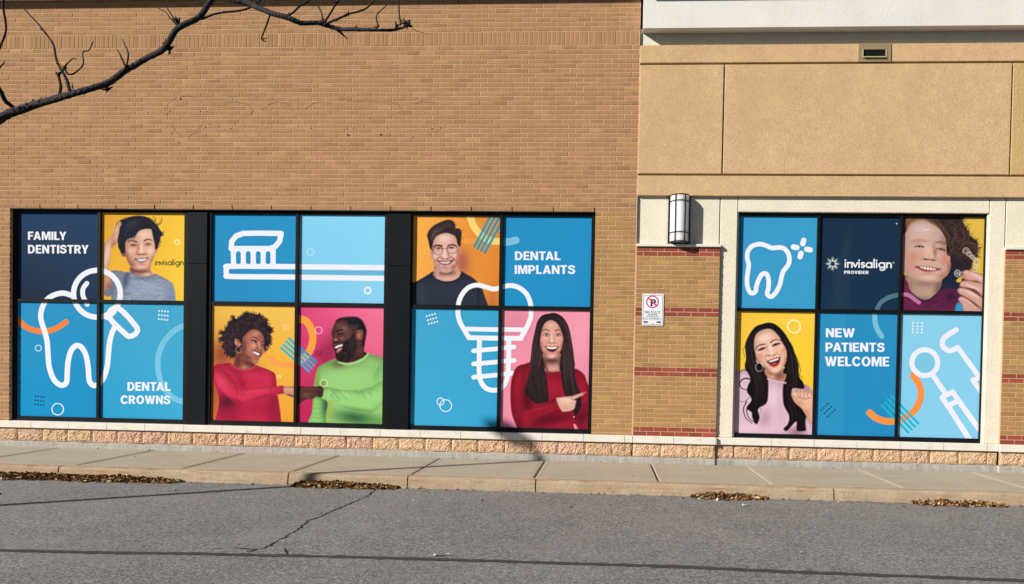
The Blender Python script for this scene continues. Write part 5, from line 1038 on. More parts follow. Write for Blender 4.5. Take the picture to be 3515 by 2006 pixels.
# brick wall cornice above the frame
MB().prism_x([(.3, 6.86), (-.15, 6.86), (-.15, 7.35), (-.3, 7.5), (-.3, 7.9), (.3, 7.9)], X_L, X_J-.006).build('wall_cornice', m_white, shop)
# control joint
MB().box(X_J-.012, X_J+.002, .002, .05, .4, 6.1).build('joint_sealant', mat('sealant', tone(226, 178, 146), noise=((30, .05),)), shop)

# brick pilasters
P0, P1, Q0, PY_ = .414, 1.631, 5.647, -.008
def pilaster(xa, xb):
    pm = MB(); pm.box(xa, xb-.004, PY_+MY, .3, .3, SILL+41*ROW, MORT)
    for k in range(41):
        r = 40-k
        zz = SILL+k*ROW
        course(pm, xa+.006, xb, zz, .5 if k % 2 else 0., PY_, red=(40-k) in (0, 1, 13, 14, 26, 27, 39, 40), anchor=xa)
    pm.build('brick_pilaster', m_brick, shop, normals=False)
    zc = SILL+41*ROW
    MB().prism_x([(.05, zc+.002), (-.035, zc+.002), (-.04, zc+.006), (-.04, zc+.036), (-.033, zc+.042), (.05, zc+.052)], xa, xb+.004).build('pilaster_cap', m_sill, shop)
pilaster(P0, P1); pilaster(Q0, 9.0)

# stucco bay
CY = .038; TY = -.02
cream = MB()
zc = SILL+41*ROW+.046
TB = 3.926
for x0, x1, z0, z1 in ((X_J+.004, 1.615, zc, TB+.05), (1.629, 1.874, SILL, TB+.05), (1.884, 5.43, 3.708, TB+.05), (5.44, 5.655, SILL, TB+.05), (5.668, 9, zc, TB+.05)):
    cream.cbox(x0, x1, CY, .3, z0, z1, .006)
cream.box(X_J, 1.9, CY+.028, .3, SILL, TB+.04); cream.box(5.42, 9, CY+.028, .3, SILL, TB+.04); cream.box(1.9, 5.42, CY+.028, .3, 3.72, TB+.04)
cream.cbox(X_J+.004, 9, CY, .3, 6.0, 6.36, .003)             # frieze under the cornice
cream.build('cream_stucco', m_cream, shop)
tan = MB()
GR = .011
tz = (TB, 4.218, 4.246, 5.822, 5.851, 6.108)
tx = (X_J+.004, 1.622, 1.643, 5.661, 5.682, 9)
tan.cbox(tx[0], tx[5], TY, .3, tz[0], tz[1], .006); tan.cbox(tx[0], tx[5], TY, .3, tz[4], tz[5], .005)
tan.cbox(tx[0], tx[1], TY, .3, tz[2], tz[3], .006); tan.cbox(tx[2], tx[3], TY, .3, tz[2], tz[3], .006)
tan.box(tx[0]+.002, tx[5], TY+.045, .29, tz[0]+.01, tz[5]-.01)
tan.build('tan_stucco', m_tan, shop)
t2 = MB(); t2.cbox(tx[4], tx[5], TY, .3, tz[2], tz[3], .006); t2.build('ochre_panel', m_tan2, shop)
# cornice of the bay
MB().prism_x([(.3, 6.3), (CY, 6.3), (-.17, 6.296), (-.17, 6.8), (-.32, 6.8), (-.32, 7.2), (-.42, 7.3), (-.42, 7.6), (.3, 7.6)], X_J+.03, 9).build('bay_cornice', m_white, shop)

# drain outlet high on the tan band
vt = thing('drain_outlet', '', '')
bpy.data.objects.remove(vt)
v = MB(); vy = TY-.016
vx0, vx1, vz0, vz1 = 3.522, 3.975, 5.846, 6.107
hx0, hx1, hz0, hz1 = 3.588, 3.9, 5.912, 6.02
for b in ((vx0, hx0, vz0, vz1), (hx1, vx1, vz0, vz1), (hx0, hx1, vz0, hz0), (hx0, hx1, hz1, vz1)): v.box(b[0], b[1], vy, TY+.03, b[2], b[3])
vo = v.build('drain_outlet', m_vent, shop, label='tan metal overflow drain outlet with dark slot')
lp = MB(); ly = vy-.03
lp.box(hx0, hx1, ly, vy-.001, hz0-.012, hz0); lp.box(hx0-.012, hx0-.001, ly+.02, vy-.001, hz0-.012, hz1); lp.box(hx1+.001, hx1+.012, ly+.02, vy-.001, hz0-.012, hz1)
lp.build('spout_lip', mat('pale_metal', tone(205, 190, 150), rough=.5), vo)
MB().box(hx0, hx1, vy+.009, TY-.002, hz0, hz1).build('slot', m_dark, vo)  # solid dark box, its colour standing in for the shade inside the slot

# base: precast sill, split-face blocks, concrete footing
sb = MB()
def sill_run(xa, xb, dy, L=.61, first=.3):
    x = xa; k = 0
    while x < xb-.01:
        e = min(x+(first if k == 0 else L), xb); o = dy+rnd.uniform(-.002, .002)
        g = .003
        sb.prism_x([(.2, .30), (-.034+o, .30), (-.038+o, .304), (-.038+o, SILL-.008), (-.032+o, SILL-.001), (.2, SILL-.001)], x+g, e-g)
        x = e; k += 1
sill_run(X_L, X_J, 0); sill_run(X_J+.002, P1+.006, PY_, first=.6); sill_run(P1+.006, Q0-.004, CY+.006, first=.8); sill_run(Q0-.004, 9, PY_, first=.6)
sb.box(X_L, 9, .02, .21, .3, SILL-.012, tuple(c*.4 for c in tone(200, 190, 170)))
sb.build('stone_sill', m_sill, shop)
bb = MB(); mbk = MB()
def block(x0, x1, y):
    nx, nz = 26, 13
    z0, z1 = .098, .298
    base = np.array([222, 184, 149.])*rnd.uniform(.97, 1.03)*np.array([1, rnd.uniform(.98, 1.02), rnd.uniform(.97, 1.03)])
    hs = nrng.randn(nz+1, nx+1)
    big = nrng.randn(5, 8)
    vs, cs = [], []
    for j in range(nz+1):
        for i in range(nx+1):
            u, v_ = i/nx, j/nz
            e = min(u, 1-u, (v_)*.5, (1-v_)*.5)
            edge = min(1, e*12)
            bi, bj = u*6.99, v_*3.99; i0, j0 = int(bi), int(bj); fu, fv = bi-i0, bj-j0
            bgv = (big[j0, i0]*(1-fu)+big[j0, i0+1]*fu)*(1-fv)+(big[j0+1, i0]*(1-fu)+big[j0+1, i0+1]*fu)*fv
            d = edge*(.014+.0055*bgv+.0042*hs[j, i])
            vs.append((x0+(x1-x0)*u+(edge*.004*nrng.randn() if 0 < i < nx else 0), y+.006-d, z0+(z1-z0)*v_))
            cs.append(tone(*np.clip(base*(1+.05*nrng.randn()), 10, 250)))
    n0 = len(bb.v)
    fs = [(j*(nx+1)+i, j*(nx+1)+i+1, (j+1)*(nx+1)+i+1, (j+1)*(nx+1)+i) for j in range(nz) for i in range(nx)]
    bb.add(vs, fs); bb.c[n0:] = cs
    rim = [(x0, y+.03, z0), (x1, y+.03, z0), (x1, y+.03, z1), (x0, y+.03, z1)]
    cor = [(x0, y+.006, z0), (x1, y+.006, z0), (x1, y+.006, z1), (x0, y+.006, z1)]
    bb.add(cor+rim, [(i, 4+i, 4+(i+1) % 4, (i+1) % 4) for i in range(4)], tone(210, 165, 125))
def block_run(xa, xb, y, first):
    x = xa; k = 0
    while x < xb-.03:
        e = min(x+(first if k == 0 else .4), xb); block(x+.004, e-.004, y); x = e; k += 1
block_run(X_L, X_J-.005, 0, .32); block_run(X_J+.005, P1, PY_, .41); block_run(P1+.003, Q0-.003, CY+.008, .27); block_run(Q0, 9, PY_, .4)
bb.build('block_base', m_block, shop)
MB().box(X_L, P1+.004, .035, .2, .08, .3).box(P1+.004, 9, .065, .2, .08, .3).build('block_mortar', mat('block_joint', (.05, .035, .028)), shop)
fb = MB()
nx = 900
xs = np.linspace(X_L, 9, nx)
off = np.convolve(nrng.randn(nx), np.ones(15)/15, 'same')*.012
offt = np.convolve(nrng.randn(nx), np.ones(5)/5, 'same')*.006
step = np.where((xs > P1) & (xs < Q0), .03, 0)
vs = []
for i in range(nx):
    y = -.012+off[i]+step[i]
    vs += [(xs[i], y-.008, -.05), (xs[i], y, .05), (xs[i], y+.004, .084+offt[i]), (xs[i], y+.012, .093+offt[i]), (xs[i], .12, .096)]
fb.add(vs, [(i*5+k, (i+1)*5+k, (i+1)*5+k+1, i*5+k+1) for i in range(nx-1) for k in range(4)], smooth=False)
fb.build('footing', m_found, shop)
MB().box(X_L, 9, .31, 9, -.3, 8.2).build('building_core', mat('core_render', tone(200, 170, 130)), shop)

# ------------------------------------------------------------------ windows with printed films
def film(key, x0, x1, z0, z1, lit, y, parent, label, STEP=.0053):
    """grid of vertices carrying the print; lit = world rectangle the photographed corners stand for"""
    P = paint_print(key)
    if key in ('a2', 'b3', 'b4', 'c1', 'c4', 'd3', 'd4'):
        for c in range(3): P.img[..., c] = .35*P.img[..., c]+.65*boxblur(P.img[..., c], 1)
    img = np.clip(P.img+P.rng.randn(P.h, P.w, 1)*1.2, 0, 255)
    nx, nz = int((x1-x0)/STEP), int((z1-z0)/STEP)
    X, Z = np.meshgrid(np.linspace(x0, x1, nx+1), np.linspace(z0, z1, nz+1))
    u = (X-lit[0])/(lit[1]-lit[0]); v_ = (lit[3]-Z)/(lit[3]-lit[2])
    q = [np.array(k) for k in QUADS[key]]
    pxx, pyy = ((q[0][k]*(1-u)+q[1][k]*u)*(1-v_)+(q[2][k]*(1-u)+q[3][k]*u)*v_ for k in (0, 1))
    fx, fy = np.clip(pxx-P.x0, 0, P.w-1.01), np.clip(pyy-P.y0, 0, P.h-1.01)
    i, j = fx.astype(int), fy.astype(int); a, b = (fx-i)[..., None], (fy-j)[..., None]
    L_ = lin(img)
    c = (L_[j, i]*(1-a)+L_[j, i+1]*a)*(1-b)+(L_[j+1, i]*(1-a)+L_[j+1, i+1]*a)*b
    c = np.clip(c/G_WALL, .002, .9)
    nv = X.size
    me = bpy.data.meshes.new('window_film')
    me.vertices.add(nv); me.vertices.foreach_set('co', np.stack([X, np.full_like(X, y), Z], -1).astype(np.float32).ravel())
    I = np.arange(nv).reshape(nz+1, nx+1)
    f = np.stack([I[:-1, :-1], I[:-1, 1:], I[1:, 1:], I[1:, :-1]], -1).reshape(-1, 4)
    nf = len(f)
    me.loops.add(nf*4); me.loops.foreach_set('vertex_index', f.astype(np.int32).ravel())
    me.polygons.add(nf); me.polygons.foreach_set('loop_start', np.arange(0, nf*4, 4, dtype=np.int32))
    me.update(calc_edges=True)
    at = me.color_attributes.new('tint', 'FLOAT_COLOR', 'POINT')
    cc = np.ones((nv, 4), np.float32); cc[:, :3] = c.reshape(-1, 3); at.data.foreach_set('color', cc.ravel())
    return link('window_film', me, m_print, parent, label)

FILM_LABEL = dict(
    a1='navy film reading FAMILY DENTISTRY', a2='yellow film with a smiling boy scratching his head', a3='blue film with a white tooth outline and orange arc', a4='blue film reading DENTAL CROWNS',
    b1='blue film with a white toothbrush head', b2='pale blue film with a toothbrush handle', b3='yellow film with a curly haired woman in a red sweater', b4='pink film with a bearded man in a green sweater',
    c1='orange film with a man in round glasses', c2='blue film reading DENTAL IMPLANTS', c3='blue film with a white implant screw outline', c4='pink film with a long haired woman pointing',
    d1='blue film with a white tooth and sparkle', d2='navy film with a white petal emblem and lettering', d3='film with a curly haired child holding a clear aligner', d4='yellow film with a laughing woman in pink', d5='blue film reading NEW PATIENTS WELCOME', d6='pale blue film with white dental tools')
def window(keys, rows, outer, yf, label):
    """keys: rows of film keys; outer = (x0, x1, z0, z1) of the frame; yf = front of the frame"""
    win = bpy.data.objects.new('storefront_window', None); COL.objects.link(win); win.parent = shop
    win.location = (outer[0]-shop.location.x, yf-shop.location.y, outer[2]-shop.location.z); win['label'] = label
    REC = .034; y = yf+REC
    nc = len(keys)//rows
    lit = {}
    for k in keys:
        q = [at_y(*p, y) for p in QUADS[k]]
        lit[k] = ((q[0][0]+q[2][0])/2, (q[1][0]+q[3][0])/2, (q[2][2]+q[3][2])/2, (q[0][2]+q[1][2])/2)
    cx = [(np.mean([lit[keys[r*nc+c]][0] for r in range(rows)])-.046, np.mean([lit[keys[r*nc+c]][1] for r in range(rows)])+.003) for c in range(nc)]
    rz = [(np.mean([lit[keys[r*nc+c]][2] for c in range(nc)])-.003, np.mean([lit[keys[r*nc+c]][3] for c in range(nc)])+.028) for r in range(rows)]
    fr = MB()
    xs = [outer[0]]+[e for c in cx for e in c]+[outer[1]]
    for i in range(0, len(xs), 2): fr.cbox(xs[i], xs[i+1], yf, yf+.12, outer[2], outer[3], .004)
    for i, c in enumerate(cx):
        zz = [outer[3]]+[e for r in rz for e in (r[1], r[0])]+[outer[2]]
        for k in range(0, len(zz), 2): fr.cbox(c[0]-.002, c[1]+.002, yf+.004, yf+.12, zz[k+1], zz[k]-(.012 if k == 0 else 0), .004)
    fr.build('window_frame', m_black, win)
    for r in range(rows):
        for c in range(nc):
            k = keys[r*nc+c]
            film(k, cx[c][0]-.001, cx[c][1]+.001, rz[r][0]-.001, rz[r][1]+.001, lit[k], y, win, FILM_LABEL[k])
FY = .06
CL = [(-6.42, -6.1), (-3.22, -2.9)]
c0 = [at_y(x, 1000, .03)[0] for x in (643.5, 709, 1328, 1408)]
window(['a1', 'a2', 'a3', 'a4'], 2, (OP0+.002, c0[0]+.01, SILL+.001, LINT-.012), FY, 'window with a boy on yellow beside FAMILY DENTISTRY')
window(['b1', 'b2', 'b3', 'b4'], 2, (c0[1]-.01, c0[2]+.01, SILL+.001, LINT-.012), FY, 'window with a toothbrush over two people bumping fists')
window(['c1', 'c2', 'c3', 'c4'], 2, (c0[3]-.01, OP1-.002, SILL+.001, LINT-.012), FY, 'window with a man in glasses and a woman in dark red')
window(['d1', 'd2', 'd3', 'd4', 'd5', 'd6'], 2, (1.872, 5.441, SILL+.001, 3.71), CY+.05, 'six pane window in the cream stucco bay')
for a, b in ((c0[0], c0[1]), (c0[2], c0[3])):
    zsm = at_y(700, 906, .03)[2]
    cl = MB(); cl.cbox(a, b, .03, .18, SILL+.001, zsm-.002, .004); cl.cbox(a, b, .03, .18, zsm+.002, LINT-.04, .004); cl.box(a+.004, b-.004, .04, .17, zsm-.01, zsm+.01)
    cl.build('dark_cladding', m_clad, shop)

# ------------------------------------------------------------------ wall lamp
lx, lz0, lz1, lr, ld = 1.03, 3.237, 3.932, .146, .215
lamp = thing('wall_lamp', 'half round white wall lamp with dark bars above the brick pilaster', 'lamp', (lx, CY, lz0))
MB().box(lx-.162, lx+.162, CY-.022, CY, lz0-.008, lz1+.004).build('backplate', m_bronze, lamp)
def arc(r, d, z, n=20, a0=0, a1=180):
    return [(lx-r*math.cos(math.radians(a)), CY-.02-d*math.sin(math.radians(a)), z) for a in np.linspace(a0, a1, n)]
df = MB(); A = arc(lr-.008, ld-.02, lz0+.012), arc(lr-.008, ld-.02, lz1-.01)
df.add(A[0]+A[1], [(i, i+1, 21+i, 20+i) for i in range(19)], smooth=True)
df.add(A[0], [tuple(range(20))]); df.add(A[1], [tuple(range(20))])
df.build('diffuser', m_diff, lamp)
fr = MB()
for z, h in ((lz0, .018), (lz0+.135, .015), (lz1-.105, .015), (lz1-.014, .014)):
    o, i_ = arc(lr, ld-.012, z), arc(lr-.02, ld-.034, z)
    o2, i2 = [(x, y, z+h) for x, y, z in o], [(x, y, z+h) for x, y, z in i_]
    n = 20
    fr.add(o+o2+i_+i2, [f for k in range(n-1) for f in ((k, k+1, n+k+1, n+k), (n+k, n+k+1, 3*n+k+1, 3*n+k), (k, 2*n+k, 2*n+k+1, k+1))])
for a in (62, 118):
    x, y = lx-lr*math.cos(math.radians(a)), CY-.02-(ld-.01)*math.sin(math.radians(a))
    fr.box(x-.009, x+.009, y-.006, y+.02, lz0+.002, lz1-.002)
for x in (lx-.15, lx+.138): fr.box(x, x+.012, CY-.05, CY-.02, lz0, lz1)
fr.build('lamp_cage', m_bronze, lamp)

# ------------------------------------------------------------------ no parking sign
sx0, sx1, sz0, sz1, sy = .515, .827, 2.027, 2.493, PY_-.012
sign = thing('parking_sign', 'white no parking fire route sign on the brick pilaster', 'sign', (.671, sy, 2.027))
def rrect(x0, x1, z0, z1, r, n=6):
    out = []
    for cx, cz, a in ((x1-r, z1-r, 0), (x0+r, z1-r, 90), (x0+r, z0+r, 180), (x1-r, z0+r, 270)):
        out += [(cx+r*math.cos(math.radians(a+90*k/n)), cz+r*math.sin(math.radians(a+90*k/n))) for k in range(n+1)]
    return out
def plate(mb, pts, y0, y1):
    n = len(pts)
    mb.add([(x, y0, z) for x, z in pts]+[(x, y1, z) for x, z in pts], [tuple(range(n))]+[(i, (i+1) % n, n+(i+1) % n, n+i) for i in range(n)])
p_ = MB(); plate(p_, rrect(sx0, sx1, sz0, sz1, .02), sy, sy+.004); p_.build('sign_plate', m_signw, sign)
sp = lambda x, y: (sx0+(x-150)/(905-150)*(sx1-sx0), sz1-(y-200)/(1345-200)*(sz1-sz0))   # position on the plate
def band(mb, a, b, y, th=.0012):
    n = len(a)
    mb.add([(x, y, z) for x, z in a]+[(x, y, z) for x, z in b], [(i, (i+1) % n, n+(i+1) % n, n+i) for i in range(n)])
bo = MB(); band(bo, rrect(*[sp(x, 0)[0] for x in (185, 872)], sp(0, 1305)[1], sp(0, 252)[1], .018), rrect(*[sp(x, 0)[0] for x in (195, 862)], sp(0, 1295)[1], sp(0, 262)[1], .015), sy-.0012)
def quad(mb, pts, y):
    mb.add([(*(sp(*p)[:1]), y, sp(*p)[1]) for p in pts], [tuple(range(len(pts)))])
quad(bo, [(365, 938), (685, 938), (685, 955), (365, 955)], sy-.0012)
for s_, o in ((-1, 285), (1, 748)):
    f = lambda dx, dy: (o+s_*dx, 1218+dy)
    quad(bo, [f(-80, -25), f(20, -25), f(20, -52), f(78, 0), f(20, 52), f(20, 25), f(-80, 25)], sy-.0012)
bo.build('border_and_arrows', m_signk, sign)
rg = MB(); cc = (510, 490)
def circ(r, n=40): return [sp(cc[0]+r*math.cos(2*math.pi*k/n), cc[1]+r*1.02*math.sin(2*math.pi*k/n)) for k in range(n)]
band(rg, circ(222), circ(184), sy-.0016)
quad(rg, [(352, 372), (385, 340), (668, 608), (635, 645)], sy-.0024)
rg.build('prohibition_ring', m_signr, sign)
def text_mesh(txt, x0, x1, z0, z1, y, off=.0):
    t, (ax, ay, bx, by) = text_triangles(txt, off)
    mb = MB()
    for tri in t: mb.add([(x0+(p[0]-ax)/(bx-ax)*(x1-x0), y, z0+(p[1]-ay)/(by-ay)*(z1-z0)) for p in tri], [(0, 1, 2)])
    return mb
pl = text_mesh('P', *[sp(x, 0)[0] for x in (445, 640)], sp(0, 655)[1], sp(0, 395)[1], sy-.0012, .03); pl.build('letter_p', m_signk, sign)
m_signg = mat('sign_lettering', (.06, .06, .075), rough=.5)
for txt, xa, xb, ya, yb in (('FIRE ROUTE', 250, 795, 818, 918), ('ITINERAIRE', 300, 745, 980, 1040), ('DES POMPIERS', 208, 828, 1068, 1132)):
    text_mesh(txt, sp(xa, 0)[0], sp(xb, 0)[0], sp(0, yb)[1], sp(0, ya)[1], sy-.0012, -.004).build('lettering', m_signg, sign)
for p in ((535, 285), (522, 1282)):
    q = sp(*p); MB().tube([(q[0], sy-.006, q[1]), (q[0], sy, q[1])], .008, 8).build('bolt', m_metal, sign)

# ------------------------------------------------------------------ leaf litter along the kerb
LC = [(.34, .19, .07), (.46, .29, .13), (.19, .095, .04), (.08, .04, .02), (.66, .48, .26), (.27, .13, .05), (.4, .23, .08)]
def leaf(mb, c, s_):
    a = rnd.uniform(0, 6.28); t1, t2 = rnd.gauss(0, .6), rnd.gauss(0, .6)
    d = Vector((math.cos(a), math.sin(a)*math.cos(t1), math.sin(t1))).normalized()
    e = d.cross(Vector((math.sin(t2), .2, math.cos(t2)))).normalized(); nrm = d.cross(e)
    w = s_*rnd.uniform(.3, .55); f = rnd.uniform(.1, .5)*w
    c = Vector(c); col = tuple(k*rnd.uniform(.75, 1.2) for k in rnd.choice(LC))
    mb.add([c-d*s_*.5, c-d*s_*.15+e*w+nrm*f, c+d*s_*.5+nrm*f*.6, c-d*s_*.15-e*w+nrm*f, c+d*s_*.25+e*w*.7+nrm*f, c+d*s_*.25-e*w*.7+nrm*f], [(0, 1, 4, 2), (0, 2, 5, 3)], col)
def pile(xa, xb, n, h, wy, label, tail=.25, left_tail=.25):
    mb = MB()
    hum = [rnd.uniform(.65, 1) for _ in range(12)]
    for _ in range(n):
        u = rnd.random(); x = xa+(xb-xa)*u
        e = min(1, u/left_tail if left_tail else 1, (1-u)/tail); e = math.sqrt(max(e, .02))
        k = u*10.99; hh = h*e*(hum[int(k)]*(1-k % 1)+hum[int(k)+1]*(k % 1))
        v_ = abs(rnd.gauss(0, .5)); v_ = min(v_, 1.5)
        y = -2.103-v_*wy*(.5+.5*e)-.005
        leaf(mb, (x, y, Z_ROAD+.012+rnd.random()**.6*hh*max(0, 1-v_)), rnd.uniform(.02, .07))
    # heap body under the leaves
    for i in range(int((xb-xa)/.1)):
        u = (i+.5)*.1/(xb-xa); e = math.sqrt(max(.02, min(1, u/left_tail if left_tail else 1, (1-u)/tail))); x = xa+u*(xb-xa)
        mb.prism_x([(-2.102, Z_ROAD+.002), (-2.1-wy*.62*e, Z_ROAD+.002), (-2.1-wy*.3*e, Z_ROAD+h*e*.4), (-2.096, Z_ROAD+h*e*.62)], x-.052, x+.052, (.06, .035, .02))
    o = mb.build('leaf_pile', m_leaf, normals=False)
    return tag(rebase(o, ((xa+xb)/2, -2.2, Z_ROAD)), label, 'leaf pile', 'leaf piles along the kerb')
xp = lambda x, y: at_z(x, y, Z_ROAD)[0]
pile(-9.5, xp(610, 1660), 5600, .062, .19, 'longest heap of dry brown leaves against the kerb at the left', .2, .02)
pile(xp(1000, 1670), xp(1355, 1682), 1700, .062, .16, 'heap of dry leaves where the pole shadow meets the kerb', .35, .1)
pile(xp(2375, 1708), xp(2640, 1722), 1100, .07, .16, 'short humped heap of leaves below the stucco bay', .45, .3)
pile(xp(3150, 1735), xp(3475, 1750), 1000, .05, .16, 'flat heap of leaves by the kerb at the far right', .4, .25)
sc = MB()
for _ in range(260):
    x = rnd.uniform(-8, 6); y = -2.12-abs(rnd.gauss(0, .05)); leaf(sc, (x, y, Z_ROAD+.012), rnd.uniform(.015, .04))
for _ in range(40): leaf(sc, (rnd.uniform(-8, 6), rnd.uniform(-3.5, -2.1), Z_ROAD+.012), rnd.uniform(.02, .04))
for _ in range(26): leaf(sc, (rnd.uniform(-8, 6), rnd.uniform(-1.8, -.04) if rnd.random() < .4 else -.045, .012), rnd.uniform(.02, .045))
o = sc.build('scattered_leaves', m_leaf, normals=False); o['kind'] = 'stuff'; o['label'] = 'single dry leaves scattered along the kerb and pavement'; o['category'] = 'leaves'
for (px_, py_), s_, lab in (((1507, 1911), .16, 'crumpled white paper strip lying by the tar seam'), ((1262, 1677), .1, 'white paper scrap at the end of the middle leaf heap'), ((2556, 1739), .045, 'tiny white pebble on the road below the stucco bay')):
    c = at_z(px_, py_, Z_ROAD)
    mb = MB(); k = 7
    vs = []
    for i in range(k):
        for j in (0, 1): vs.append((c[0]+(i/(k-1)-.5)*s_+rnd.uniform(-.008, .008), c[1]+(j-.5)*.035+rnd.uniform(-.012, .012), Z_ROAD+.01+rnd.uniform(0, .022)))
    mb.add(vs, [(2*i, 2*i+1, 2*i+3, 2*i+2) for i in range(k-1)])
    tag(rebase(mb.build('paper_scrap' if 'paper' in lab else 'pebble', m_paper, normals=False), (c[0], c[1], Z_ROAD)), lab, 'litter')

# ------------------------------------------------------------------ bare tree on the left, one limb reaching into view
TD = -10.0
tree = thing('bare_tree', 'leafless tree with one dark knobbly branch reaching in at the upper left', 'tree', (-2.55, -10.25, -.03))
def b1(x, y, k=2.08, dy=0.): return at_y(x/k, y/k, TD+dy)
px_m = 1160.                                                # native pixels to a metre at that distance
limb = MB()
main = [(-40, 870), (0, 850), (60, 815), (130, 790), (230, 755), (350, 720), (470, 685), (560, 660), (680, 625), (780, 590), (880, 515), (940, 480), (1050, 415), (1150, 365), (1200, 310), (1250, 225), (1300, 185), (1420, 125), (1480, 45), (1520, -10), (1580, -70)]
rad = [.0150, .0145, .0138, .0132, .0122, .0108, .0100, .0096, .0096, .0096, .0092, .0090, .0088, .0092, .009, .009, .009, .0085, .0085, .008, .0085]
pm = [at_y(*np.array(p)/2.08, TD+.03*math.sin(i*.7)) for i, p in enumerate(main)]
sm = lambda pts, n=6: np.array([q for q in spline3(pts, n)])
def spline3(p, n=6):
    p = np.array(p, float); e = np.vstack([2*p[0]-p[1], p, 2*p[-1]-p[-2]])
    out = []
    for i in range(1, len(e)-2):
        a, b, c, d = e[i-1], e[i], e[i+1], e[i+2]
        for t in np.linspace(0, 1, n, endpoint=False): out.append(.5*((2*b)+(c-a)*t+(2*a-5*b+4*c-d)*t*t+(3*b-a-3*c+d)*t**3))
    return out+[p[-1]]
def radii(r, n, m):
    r = np.array(r, float); return np.interp(np.linspace(0, len(r)-1, m), np.arange(len(r)), r)
def branch(mb, pts, r, n=8, k=5, jag=.1):
    q = spline3(pts, k); mb.tube(q, radii(r, k, len(q)), n, jag=jag)
branch(limb, pm, rad, 10, 6, .09)
second = [(1580, -70), (1640, -10), (1760, 20), (1850, 60), (1940, 95), (2060, 130), (2150, 165), (2270, 165), (2340, 185), (2420, 208), (2500, 210), (2640, 214), (2740, 216), (2810, 214), (2870, 200), (2915, 188)]
ps = [at_y(*np.array(p)/2.08, TD+.02*math.sin(i)) for i, p in enumerate(second)]
ps[0] = np.array(pm[-1])
branch(limb, ps, [.009, .0088, .0085, .0085, .008, .008, .0075, .0072, .007, .0062, .0058, .005, .0046, .0045, .004, .0015], 9, 5, .1)
# limb back to the trunk, outside the frame
back = [pm[0], pm[0]+(-.12, -.01, -.06), pm[0]+(-.35, -.06, -.16), np.array((-2.5, -10.22, 1.45))]
branch(limb, back, [.015, .018, .026, .034], 10, 5, .06)
def twig(pts, w, scale=2.08, r1=.4, x0=0):
    q = [at_y(x0+p[0]/scale, p[1]/scale, TD-.015+.012*i) for i, p in enumerate(pts)]
    r = w/scale/px_m/2*1.12
    tw = MB(); branch(tw, q, list(np.linspace(r, r*r1, len(q))), 6, 4, .14); tw.build('twig', m_twig, tree)
def knob(x, y, s_, x0=0, n=9):
    c = at_y(x0+x/2.08, y/2.08, TD)
    for _ in range(n):
        d = Vector((rnd.uniform(-1, 1), rnd.uniform(-.6, .6), rnd.uniform(-1, 1))).normalized()
        L_ = s_/2.08/px_m*rnd.uniform(.4, 1.1)
        limb.tube([c, Vector(c)+d*L_*.6, Vector(c)+d*L_], [L_*.24, L_*.17, L_*.06], 5)
s3 = 3.4675
twig([(840, 1110), (810, 1000), (800, 960), (740, 850), (690, 760), (660, 660), (630, 520), (505, 350), (430, 260), (300, 120), (240, 50), (170, -20)], 40, s3, .22)
twig([(710, 1140), (722, 1030), (700, 900), (740, 850), (770, 800)], 34, s3, .7); twig([(770, 830), (825, 890), (905, 860), (992, 765), (985, 625), (1060, 600), (1112, 490)], 20, s3, .55)
twig([(770, 790), (800, 760), (860, 705), (913, 700)], 18, s3, .5); twig([(700, 890), (670, 880), (655, 875)], 18, s3, .4); twig([(690, 760), (665, 760)], 20, s3, .4); twig([(750, 800), (720, 765)], 14, s3, .4)
twig([(880, 1090), (868, 1050), (858, 990)], 16, s3, .5); twig([(45, -40), (40, 100), (72, 360), (0, 560), (-30, 640)], 24, s3, 1); twig([(-30, 1030), (20, 1110), (60, 1200), (120, 1250), (210, 1320)], 46, s3, 1.0); twig([(-10, 815), (60, 735)], 20, s3, .5); twig([(462, 1215), (500, 1155)], 22, s3, .2); twig([(210, 1330), (280, 1370), (340, 1398)], 9, s3, .3)
twig([(900, 480), (870, 420), (858, 390), (833, 350)], 16); twig([(905, 480), (915, 380), (890, 320), (872, 280)], 13)
twig([(1270, 190), (1215, 130), (1185, 90), (1120, 55)], 11); twig([(1275, 190), (1220, 100), (1185, 50)], 13)
twig([(1430, 140), (1560, 95), (1740, 72), (1830, 25), (1900, -30)], 15, 2.08, .8); twig([(1925, 115), (1905, 175), (1880, 240), (1868, 280), (1900, 300)], 13, 2.08, .6); twig([(1875, 278), (1905, 275)], 9, 2.08, .5)
twig([(2055, 115), (2100, 85), (2140, 45), (2200, 10), (2230, -30)], 14, 2.08, .8); twig([(2310, 165), (2290, 80), (2240, -10)], 12, 2.08, .7); twig([(2320, 160), (2380, 60), (2420, 0)], 14, 2.08, .8); twig([(2310, 180), (2420, 130), (2490, 100)], 16, 2.08, .5)
twig([(2400, 205), (2440, 240), (2480, 280)], 24, 2.08, .2)
twig([(2392, 150), (2480, 105), (2610, 65), (2680, -10)], 14, 2.08, .8); twig([(2700, 190), (2690, 110), (2760, 40)], 11, 2.08, .5); twig([(2860, 180), (2850, 90), (2845, -10)], 12, 2.08, .8); twig([(2890, 190), (2870, 150), (2840, 130)], 10, 2.08, .5); twig([(2940, 205), (3000, 230), (3080, 245)], 5, 2.08, .3)
twig([(2540, 205), (2570, 225)], 18, 2.08, .3)
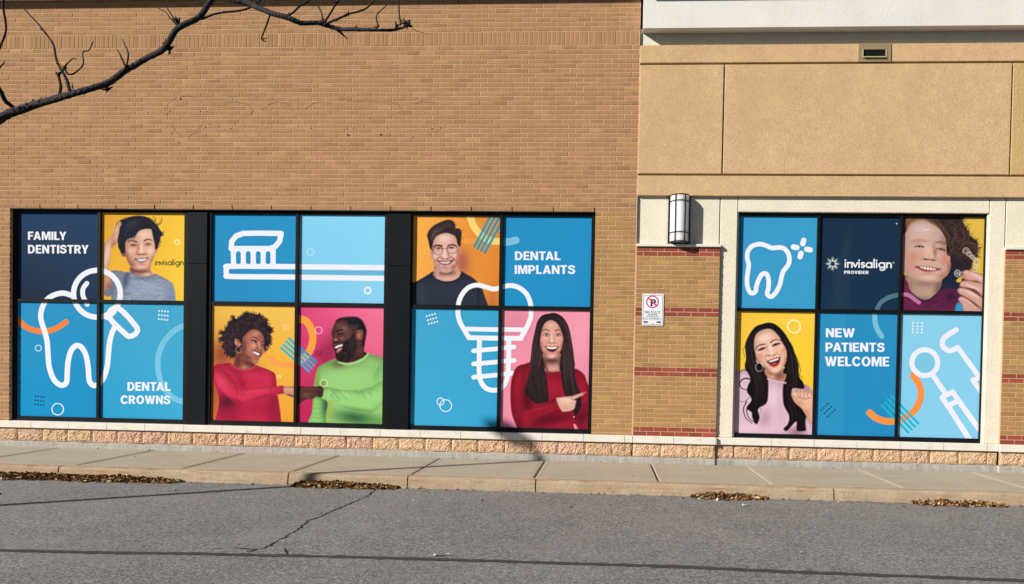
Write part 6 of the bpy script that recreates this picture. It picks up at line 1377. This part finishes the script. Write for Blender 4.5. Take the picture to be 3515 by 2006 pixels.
for x, y, s_ in ((905, 475, 40), (515, 655, 40), (425, 685, 28), (1275, 165, 55), (1210, 355, 50), (1185, 300, 30), (775, 640, 45), (1740, 72, 16), (1925, 115, 22), (2055, 108, 26), (2300, 150, 40), (2270, 165, 30), (2480, 105, 30), (2400, 20, 35), (2690, 195, 30), (2545, 195, 24), (2830, 190, 40), (2915, 180, 48), (2900, 165, 40), (230, 745, 46), (150, 770, 36), (200, 760, 40), (100, 790, 30), (470, 490, 26), (410, 535, 26), (375, 305, 14), (300, 205, 16), (1660, 10, 20)): knob(x, y, s_)
limb.build('limb', m_bark, tree)
tk = MB()
branch(tk, [(-2.55, -10.25, -.25), (-2.56, -10.25, .3), (-2.52, -10.23, .9), (-2.5, -10.22, 1.45), (-2.6, -10.3, 2.1), (-2.85, -10.5, 2.7)], [.075, .06, .055, .05, .035, .02], 12, 5, .06)
branch(tk, [(-2.5, -10.22, 1.5), (-2.9, -10.5, 1.9), (-3.5, -10.9, 2.2)], [.03, .02, .008], 8, 5, .08); branch(tk, [(-2.55, -10.26, 1.75), (-2.5, -10.9, 2.2), (-2.7, -11.5, 2.6)], [.025, .018, .006], 8, 5, .08)
tk.build('trunk', m_bark, tree)

# ------------------------------------------------------------------ light pole left of the frame: its thin shadow crosses the road
ta, ka = math.tan(SUN_AZ), math.tan(SUN_EL)/math.cos(SUN_AZ)
dist = 7.6
pb = np.array((-.93-ta*dist, -dist, Z_ROAD)); ph = ka*dist+.04
pole = thing('light_pole', 'slender grey light pole beyond the left edge, throwing the thin shadow on the road', 'light pole', tuple(pb))
MB().tube([pb, pb+(0, 0, ph+.15)], [.066, .06], 14).build('pole', m_metal, pole)
MB().box(pb[0]-.12, pb[0]+.12, pb[1]-.12, pb[1]+.12, Z_ROAD, Z_ROAD+.03).build('base_plate', m_metal, pole)
top = pb+(0, 0, ph+.15)
MB().tube([top, top+(.02, .1, .02), top+(.03, .25, .02)], .03, 10).build('arm', m_metal, pole)
hd = MB(); hd.box(top[0]-.14, top[0]+.2, top[1]+.18, top[1]+.66, top[2]-.02, top[2]+.07); hd.build('luminaire', m_metal, pole)
